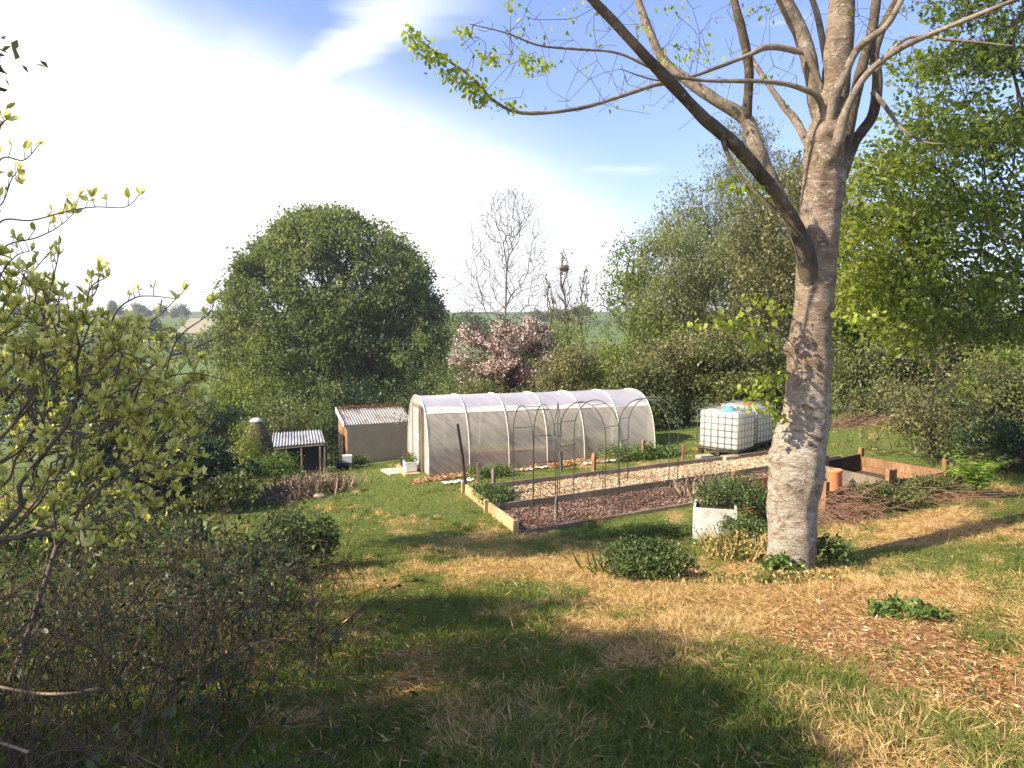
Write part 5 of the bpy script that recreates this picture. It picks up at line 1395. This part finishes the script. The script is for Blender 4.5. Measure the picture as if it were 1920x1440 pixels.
low('bramble_patch', 'green bramble and daffodil clump in the grass left of the white box', 'bush', 1220, 1085, .55, .4, .42, 'ivy', 800, 10, .036)
low('bramble_patch', 'green weedy growth in front of the dark mulch bed', 'bush', 1240, 1005, .9, .35, .22, 'nettle', 600, 9, .035)
low('bed_plants', 'dark green leafy crop at the left end of the chip bed', 'plants', 928, 945, .42, .7, .30, 'ivy', 380, 9, .06)
low('bed_plants', 'green weeds between the tunnel and the chip bed', 'plants', 930, 895, .7, .25, .22, 'nettle', 240, 8, .06)
low('bed_plants', 'low green growth by the far end of the tunnel', 'plants', 1200, 862, 1.2, .4, .35, 'nettle', 380, 9, .07)
low('leafy_bush', 'bright green leafy bush in front of the open shelter', 'bush', 515, 905, 1.0, .6, .95, 'nettle', 520, 10, .08)
low('leafy_bush', 'green bush left of the dried flowers by the lawn', 'bush', 425, 960, .7, .5, 1.0, 'hedge', 420, 11, .08)
low('leafy_bush', 'dark green self-sown bush alone on the shaded lawn', 'bush', 555, 1075, .5, .45, .72, 'ivy', 900, 9, .042)
low('leafy_bush', 'dark green bush left of the lawn bush near the stone', 'bush', 470, 1100, .55, .45, .5, 'ivy', 800, 9, .042)
low('leafy_bush', 'small green weeds on the lawn below the dark bush', 'bush', 505, 1145, .28, .2, .3, 'nettle', 200, 9, .045)
low('yellow_shrub', 'rose shrub with upright brown stems by the wicker dome', 'bush', 470, 905, .85, .5, 1.9, 'hedge_bright', 300, 5, .09)

low('bank_weeds', 'dark green weeds in front of the right compost bays', 'plants', 1665, 958, .55, .25, .42, 'hedge', 500, 8, .045)
low('bank_weeds', 'green weeds tangled at the far right corner of the compost bays', 'plants', 1760, 935, .5, .3, .5, 'hedge', 460, 8, .045)
low('bank_weeds', 'low weeds and ivy between the white box and the pale trunk', 'plants', 1400, 1020, .35, .4, .4, 'ivy', 420, 8, .04)
low('bank_weeds', 'patchy weeds in the grass left of the bramble clump', 'plants', 1130, 1010, .6, .25, .12, 'nettle', 320, 7, .035)
# dried flower bed
def dried(px, py, w, d, h, n, lab, mt='dry', nm='dried_flowers', lw=.10):
    g = gp(px, py); C = g + R.normal(size=(n, 3)) * np.array((w, d, 0)); C[:, 2] = H(C[:, 0], C[:, 1]); D = rdir(n, 1.6); hh = h * (.35 + .8 * R.random(n) ** 1.5)
    V, Fa, t = leaves(C, D, rdir(n), hh, LEAF_S, None, lw * .18); 
    C2 = C + D * hh[:, None] * .95; V2, F2, t2 = leaves(C2, rdir(n), rdir(n), .05, LEAF_S)
    V = np.concatenate([V, V2]); Fa = np.concatenate([Fa, F2 + len(V) - len(V2)]); t = np.concatenate([t, t2])
    return tag(npmesh(nm, V, Fa, M[mt], attrs={'tint': t}), lab, 'plants')


dried(580, 925, .45, .45, .5, 2600, 'pinkish brown dried flower clump beside the open shelter')
dried(530, 938, .35, .4, .28, 700, 'tan dry growth left of the dried flower clump')
dried(1205, 1078, .28, .18, .42, 150, 'upright strap leaves of daffodils at the edge of the bramble clump', 'nettle', 'daffodil_leaves', .09)
dried(1450, 1098, .32, .14, .18, 700, 'dry stalks around the foot of the pale trunk', 'grass')
dried(1330, 925, .35, .3, .4, 350, 'tall tan dry grass on the edge of the mulch bed by the white box')
dried(1390, 1040, .25, .35, .34, 900, 'dry brown stalks between the white box and the trunk', 'grass')
for (px, py, s, lab) in [(413, 1045, .17, 'pale stone half hidden in the grass by the dark bush'), (598, 935, .12, 'small dark stone under the dried flowers')]:
    g = gp(px, py); bpy.ops.mesh.primitive_ico_sphere_add(subdivisions=3, radius=s, location=tuple(g + (0, 0, s * .35))); o = bpy.context.object; o.name = 'field_stone'; o.data.materials.append(M['stone']); o.scale = (1.3, .9, .6)
    for v in o.data.vertices: v.co *= 1 + .25 * mnoise.noise(v.co * 6)
    tag(o, lab, 'stone')

# ------------------------------------------------------------------ big shrub on the left
def poly_in(px, py, poly):
    c = False; j = len(poly) - 1
    for i in range(len(poly)):
        xi, yi = poly[i]; xj, yj = poly[j]
        if (yi > py) != (yj > py) and px < (xj - xi) * (py - yi) / (yj - yi) + xi: c = not c
        j = i
    return c


def sample_px(poly, n, Y0, Y1):
    xs = [p[0] for p in poly]; ys = [p[1] for p in poly]; T = []
    while len(T) < n:
        x, y = R.uniform(min(xs), max(xs)), R.uniform(min(ys), max(ys))
        if poly_in(x, y, poly): T.append(at(x, y, R.uniform(Y0, Y1)))
    return T


dense = [(-120, 560), (50, 500), (150, 570), (240, 600), (310, 640), (350, 710), (365, 800), (390, 880), (350, 950), (280, 1000), (200, 1040), (60, 1000), (-120, 1080)]
T = sample_px(dense, 1250, 2.7, 4.8) + sample_px([(-160, 420), (30, 480), (160, 560), (300, 610), (390, 680), (410, 800), (300, 900), (100, 700), (-160, 720)], 300, 2.7, 4.4)
# outreaching twigs against the sky
SPR = [[(0, 240), (12, 225)], [(0, 300), (45, 300), (72, 272)], [(-20, 400), (5, 380), (25, 330), (40, 345)], [(0, 417), (60, 413), (130, 395), (180, 388), (235, 388), (262, 364)], [(0, 470), (70, 445), (110, 425), (138, 400)], [(90, 560), (105, 500), (110, 478)], [(150, 590), (180, 545), (186, 505)], [(240, 640), (300, 590), (345, 545)], [(330, 640), (390, 590), (402, 565)], [(280, 690), (370, 650), (440, 620), (455, 630)], [(215, 590), (250, 560), (280, 555), (330, 560)], [(300, 720), (360, 700), (430, 715)], [(160, 590), (170, 540), (200, 520)], [(40, 540), (70, 500), (95, 470)], [(0, 520), (30, 480), (60, 470)]]
spr_pts = []; SPRAY = []
for s_ in SPR:
    Y = R.uniform(2.9, 3.5); (xa, ya), (xb, yb) = s_[0], s_[1]
    P = [(xa - (xb - xa) * .2 - 15, ya + 70 + R.uniform(0, 30))] + list(s_)
    SPRAY.append(spline([at(x, y, Y + .03 * i) for i, (x, y) in enumerate(P)], 9 * len(P)))
    T.append(SPRAY[-1][0])
T = np.array(T); bs = np.array((-2.7, 3.7, Hs(-2.7, 3.7)))
e = empty('variegated_shrub', bs, 'large yellow-green leaved shrub filling the left side close to the camera', 'shrub')
root = [bs - (0, 0, .1)]; par = [-1]
for k in range(7):
    a = R.uniform(0, 2 * math.pi); q = bs + np.array((math.cos(a) * .5, math.sin(a) * .6, .75)); root += [bs + (q - bs) * .4 + R.normal(size=3) * .03, q]; par += [0, len(root) - 2]
nd, pr = grow(root, par, T, .45, .14, .12)
rr, nch = radii(nd, pr, .0019, 2.4, .018); wood('branches', nd, pr, rr, M['bark_twig'], e, 6)
ends = nd[(nch == 0)]; ends = ends[ends[:, 2] > -.05]
mids = nd[(rr < .0035) & (nch > 0)]
C = []; D = []
for S in SPRAY:
    mb = MB(); mb.tube(S, list(np.linspace(.0042, .0018, len(S))), 5); mb.build('twig', M['bark_twig'], e, True)
    for q in range(len(S) // 3, len(S) - 1, 4):
        if R.random() < .75:
            st = S[q] + R.normal(size=3) * .012 + (0, 0, .035); C += [st] * 4; up = np.array((R.normal() * .3, R.normal() * .3, 1)); D += [unit(R.normal(size=3) * .45 + up) for _ in range(4)]
            mb = MB(); mb.tube([S[q], st], [.0022, .0016], 4); mb.build('twig', M['bark_twig'], e)
    C += [S[-1]] * 7; D += [unit(R.normal(size=3) * .5 + (.2, 0, 1)) for _ in range(7)]
for p in np.concatenate([ends, mids[R.integers(0, len(mids), 3600)]]):
    k = R.integers(3, 7); up = unit(R.normal(size=3) * .35 + np.array((0.1, 0, 1)))
    for _ in range(k): C.append(p); D.append(unit(R.normal(size=3) * .55 + up))
C = np.array(C); D = np.array(D); n = len(C)
V, Fa, t = leaves(C, D, rdir(n, .2), .037 * (.4 + 1.0 * R.random(n)), LEAF_L, np.clip(.30 + .75 * R.random(n) + .25 * (fbm(C[:, 0] * 3, C[:, 2] * 3, 1, 2, 5) - .5), 0, 1), .95); npmesh('foliage', V, Fa, M['variegated'], e, attrs={'tint': t})

low('laurel_bush', 'dark leafy laurel low behind the yellow-green shrub', 'bush', 150, 1090, 1.2, .8, 1.0, 'ivy', 900, 8, .06)
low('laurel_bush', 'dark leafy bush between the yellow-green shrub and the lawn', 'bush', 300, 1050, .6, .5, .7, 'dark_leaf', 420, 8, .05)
# bare bramble tangle at the lower left
def tangle(lab, n, rect, Ys, L, r, mt, cat='brambles', up=.9):
    P0, P1, A, Bv = [], [], [], []
    for _ in range(n):
        x, y = R.uniform(*rect[:2]), R.uniform(*rect[2:]); p = np.array((x, y, Hs(x, y) - .02)); d = unit(R.normal(size=3) * .6 + np.array((.1, 0, up))); l = L * (.5 + .8 * R.random()); rr = r * (.5 + R.random())
        for s in range(10):
            q = p + d * l / 10; d = unit(d + R.normal(size=3) * .10 + np.array((0.02, 0, -.075 * s * .5))); 
            if q[2] < Hs(q[0], q[1]) + .01: break
            P0.append(p); P1.append(q); A.append(rr * (1 - s * .07)); Bv.append(rr * (.93 - s * .07)); p = q
            if s > 2 and R.random() < .35:
                dd = unit(d + R.normal(size=3) * .7); qq = p + dd * l * .12; P0.append(p); P1.append(qq); A.append(rr * .5); Bv.append(rr * .4); q3 = qq + unit(dd + R.normal(size=3) * .3) * l * .1; P0.append(qq); P1.append(q3); A.append(rr * .4); Bv.append(rr * .25)
    P0, P1 = np.array(P0), np.array(P1); V, Fq = prisms(P0, P1, np.array(A), np.array(Bv), 5)
    return P0, P1, V, Fq


e = empty('bramble_thicket', (-2.2, 4, Hs(-2.2, 4)), 'tangle of dark bare arching stems at the lower left', 'brambles')
P0, P1, V, Fq = tangle('', 1000, (-3.9, -1.15, 2.3, 6.0), None, 1.0, .0034, None); npmesh('stems', V, Fq, M['stem_brown'], e)
k = R.integers(0, len(P1), 10000); C = P1[k] + R.normal(size=(10000, 3)) * .04; keep = (fbm(C[:, 0], C[:, 1], .5, 2, 55) > .46); C = C[keep]; n = len(C); V, Fa, t = leaves(C, rdir(n, .3), rdir(n, 1), .036 * (.5 + R.random(n)), LEAF_L, None, 1.2); npmesh('leaves', V, Fa, M['dark_leaf'], e, attrs={'tint': t})
e = empty('bramble_thicket', (-1.6, 7, Hs(-1.6, 7)), 'thin dark stems and small leaves on the slope above the shaded lawn', 'brambles')
P0, P1, V, Fq = tangle('', 170, (-4.4, -2.3, 6.0, 8.5), None, 1.1, .005, None); npmesh('stems', V, Fq, M['stem_brown'], e)
k = R.integers(0, len(P1), 1200); C = P1[k] + R.normal(size=(1200, 3)) * .05; n = len(C); V, Fa, t = leaves(C, rdir(n, .3), rdir(n, 1), .05 * (.5 + R.random(n)), LEAF_S, None, 1.2); npmesh('leaves', V, Fa, M['ivy'], e, attrs={'tint': t})
for pts, lab in (([(0, 1288, 2.9), (70, 1300, 2.85), (130, 1300, 2.8), (185, 1290, 2.75)], 'pale bare cane lying across the bramble tangle at the left edge'), ([(0, 1392, 2.6), (30, 1402, 2.58), (52, 1410, 2.55)], 'short pale broken cane at the bottom left corner')):
    mb = MB(); mb.tube(spline([at(*p) for p in pts], 10), .0055, 6); tag(mb.build('bare_cane', M['twig_tan']), lab, 'cane')

# ------------------------------------------------------------------ trees beside and behind the camera (they shade the lawn)
plant('shade_tree', 'leafy tree just outside the left edge of the picture shading the lawn', 'tree', (-8.6, 8.2, Hs(-8.6, 8.2)), (-8.2, 8.5, 4.4), (2.5, 1.6, 1.9), 600, 14, .15, .13, 'hedge', r0=.007, clumps=22, cs=.14, shell=.5)
for (bx_, by_, cx_, cy_, cz_, r_, lab) in [(-5.1, 1.8, -4.6, 2.6, 3.4, (1.0, .85, .6), 'slender leafy tree beside the yellow-green shrub, outside the left edge'), (-6.2, 4.2, -5.8, 4.2, 3.5, (1.1, .8, .6), 'slender leafy tree beyond the yellow-green shrub, outside the left edge'),
                                      (-4.9, .6, -4.3, 1.5, 3.4, (1.0, .8, .6), 'slender leafy tree nearest the camera, outside the left edge'), (-7.2, 0, -6.2, .3, 4.0, (2.3, 1.25, 1.1), 'broad leafy tree behind the camera on the left')]:
    plant('shade_tree', lab, 'tree', (bx_, by_, Hs(bx_, by_)), (cx_, cy_, cz_), r_, 260 if r_[0] < 2 else 560, 15, .09, .10, 'hedge', r0=.005, clumps=11 if r_[0] < 2 else 24, cs=.2, shell=.5)
plant('leafy_shrub', 'dense shrub beside the camera outside the left edge', 'bush', (-4.7, 2.5, Hs(-4.7, 2.5)), (-4.7, 2.6, .1), (1.1, 1.3, 1.2), 420, 11, .12, .08, 'hedge', r0=.004, clumps=26, cs=.18, flat=.6, parts=('stems', 'foliage'))
#@@GRASS
# ------------------------------------------------------------------ grass, straw, litter
def scatter_xy(n, y0, y1, k=.98):
    y = y0 * np.exp(R.random(n) * math.log(y1 / y0)); x = (R.random(n) * 2 - 1) * (k * y + .5)
    return x, y


def blocked(x, y):
    u, v = bed_uv(x, y); a = (u > -.02) & (u < BL) & (v > -.02) & (v < BW)
    tu, tv = tun_uv(x, y); b = (tu > -.02) & (tu < TL + .02) & (tv > -.02) & (tv < TW)
    return a | b


def blades(name, n, y0, y1, lab, hmin, hmax, wid, mode):
    x, y = scatter_xy(n, y0, y1); k = ~blocked(x, y); x, y = x[k], y[k]; s, l = masks(x, y)
    rnd = R.random(len(x))
    if mode == 'grass': keep = rnd > .72 * s + .85 * l
    elif mode == 'straw': keep = rnd < (.10 + .9 * s) * (1 - .75 * l)
    else: keep = rnd < .04 + l
    x, y, s, l = x[keep], y[keep], s[keep], l[keep]; n = len(x); z = H(x, y); d = np.hypot(x, y); sc = 1 + d * .045
    C = np.c_[x, y, z]; tuft = fbm(x, y, .35, 3, 66)
    if mode == 'grass':
        D = rdir(n, 1.9); h = (hmin + (hmax - hmin) * R.random(n) ** 2) * (.5 + 1.2 * tuft) * np.sqrt(sc) * (1 + .5 * sstep(-1.0, -3, x) * sstep(8, 5, y)); w = wid * sc
        tint = np.clip(.10 + .30 * R.random(n) + .12 * (tuft - .5) + .25 * s, 0, .95)
        shape = (np.array([(0, .5, 0), (0, -.5, 0), (.55, .36, .06), (.55, -.36, .06), (1, 0, -.10)]), np.array([(0, 1, 3), (0, 3, 2), (2, 3, 4)]))
        T, Fc = shape; Sd = unit(np.cross(D, rdir(n))); Nn = np.cross(D, Sd)
        V = C[:, None] + T[None, :, 0:1] * h[:, None, None] * D[:, None] + T[None, :, 1:2] * w[:, None, None] * Sd[:, None] + T[None, :, 2:3] * h[:, None, None] * Nn[:, None] * 2.2
        Fa = (Fc[None] + (np.arange(n) * 5)[:, None, None]).reshape(-1, 3); V = V.reshape(-1, 3); t = np.repeat(tint, 5); mat = 'grass'
    elif mode == 'straw':
        D = rdir(n); D[:, 2] = np.abs(D[:, 2]) * .22; L = (hmin + (hmax - hmin) * R.random(n)) * np.sqrt(sc); C[:, 2] += .004 + .02 * R.random(n)
        V, Fa, t = leaves(C, D, rdir(n, 1), L, LEAF_S, np.clip(.58 + .42 * R.random(n), 0, 1), wid * 1.0); mat = 'grass'
    else:
        D = rdir(n); D[:, 2] *= .3; C[:, 2] += .006 + .02 * R.random(n)
        V, Fa, t = leaves(C, D, rdir(n, 1.3), (hmin + (hmax - hmin) * R.random(n)) * np.sqrt(sc), LEAF_S, None, wid); mat = 'litter'
    o = npmesh(name, V, Fa, M[mat], attrs={'tint': t}); tag(o, lab, None, kind='stuff'); return o


blades('grass', 520000, 2.3, 34, 'green lawn grass', .03, .085, .0042, 'grass')
blades('dry_grass', 330000, 2.3, 26, 'straw-coloured dry grass lying on the lawn', .035, .11, .05, 'straw')
blades('leaf_litter', 115000, 2.3, 22, 'brown fallen leaves under the tree', .02, .05, .42, 'litter')


def tufts(name, nt, per, lab, h0, h1, dry):
    x, y = scatter_xy(nt * 4, 2.4, 24); k = ~blocked(x, y); x, y = x[k], y[k]; s, l = masks(x, y)
    w = fbm(x, y, .9, 3, 41) + (.35 * s - .35 * l if dry else .25 * (1 - s)) ; k = w > np.quantile(w, .72); x, y, s = x[k][:nt], y[k][:nt], s[k][:nt]
    n = len(x); rp = np.repeat(np.arange(n), per); sz = (h0 + (h1 - h0) * R.random(n) ** 2)[rp] * np.sqrt(1 + np.hypot(x, y)[rp] * .04); m = len(rp)
    off = R.normal(size=(m, 2)) * .035; X = x[rp] + off[:, 0]; Y = y[rp] + off[:, 1]; C = np.c_[X, Y, H(X, Y)]
    la = R.uniform(0, 2 * math.pi, n)[rp]; D = unit(np.c_[off * 14 + np.c_[np.cos(la), np.sin(la)] * (.9 if dry else .35), np.full(m, .75 if dry else 1.3)] + R.normal(size=(m, 3)) * .3)
    h = sz * (.5 + .7 * R.random(m)); w = .0038 * (1 + np.hypot(X, Y) * .05); T = np.array([(0, .5, 0), (0, -.5, 0), (.5, .4, .10), (.5, -.4, .10), (1, 0, -.22)]); Fc = np.array([(0, 1, 3), (0, 3, 2), (2, 3, 4)])
    Sd = unit(np.cross(D, rdir(m))); Nn = np.cross(D, Sd); Nn *= np.sign(Nn[:, 2:3] + 1e-6)
    V = C[:, None] + T[None, :, 0:1] * h[:, None, None] * D[:, None] + T[None, :, 1:2] * w[:, None, None] * Sd[:, None] + T[None, :, 2:3] * h[:, None, None] * Nn[:, None] * 1.6
    Fa = (Fc[None] + (np.arange(m) * 5)[:, None, None]).reshape(-1, 3)
    t = np.clip((.60 + .38 * R.random(m)) if dry else (.05 + .36 * R.random(n)[rp] + .12 * R.random(m)), 0, 1)
    tag(npmesh(name, V.reshape(-1, 3), Fa, M['grass'], attrs={'tint': np.repeat(t, 5)}), lab, None, kind='stuff')


tufts('grass_tufts', 3300, 40, 'longer green grass tufts', .05, .13, False)
tufts('dry_grass_tufts', 3600, 30, 'lying tufts of long dry grass', .06, .14, True)
# small broad-leaved weeds in the grass
x, y = scatter_xy(26000, 2.4, 26); k = ~blocked(x, y); x, y = x[k], y[k]; w = fbm(x, y, .8, 3, 88) + .12 * sstep(-1, -3, x) + .1 * (np.abs(bed_uv(x, y)[1] - BW - .3) < .4); k = w > .60; x, y = x[k], y[k]; n = len(x)
C = np.c_[x, y, H(x, y) + .01 + .04 * R.random(n)]; V, Fa, t = leaves(C, rdir(n, .4), rdir(n, 1.2),   .020 * (.5 + R.random(n)) * np.sqrt(1 + y * .16), LEAF_L, None, 1.3)
tag(npmesh('ground_weeds', V, Fa, M['nettle'], attrs={'tint': t}), 'small broad-leaved weeds among the grass', None, kind='stuff')

# ------------------------------------------------------------------ thin spring haze
mb = MB(); mb.box((0, 480, 18), 2500, 1440, 78); hz = mb.build('haze', None or bpy.data.materials.new('haze_air')); hm = hz.data.materials[0]; hm.use_nodes = True; hm.node_tree.nodes.clear()
ho = hm.node_tree.nodes.new('ShaderNodeOutputMaterial'); hv = hm.node_tree.nodes.new('ShaderNodeVolumePrincipled'); hv.inputs['Density'].default_value = .0006; hv.inputs['Color'].default_value = (.86, .90, 1, 1); hv.inputs['Anisotropy'].default_value = .3
hm.node_tree.links.new(hv.outputs[0], ho.inputs['Volume']); tag(hz, kind='stuff')
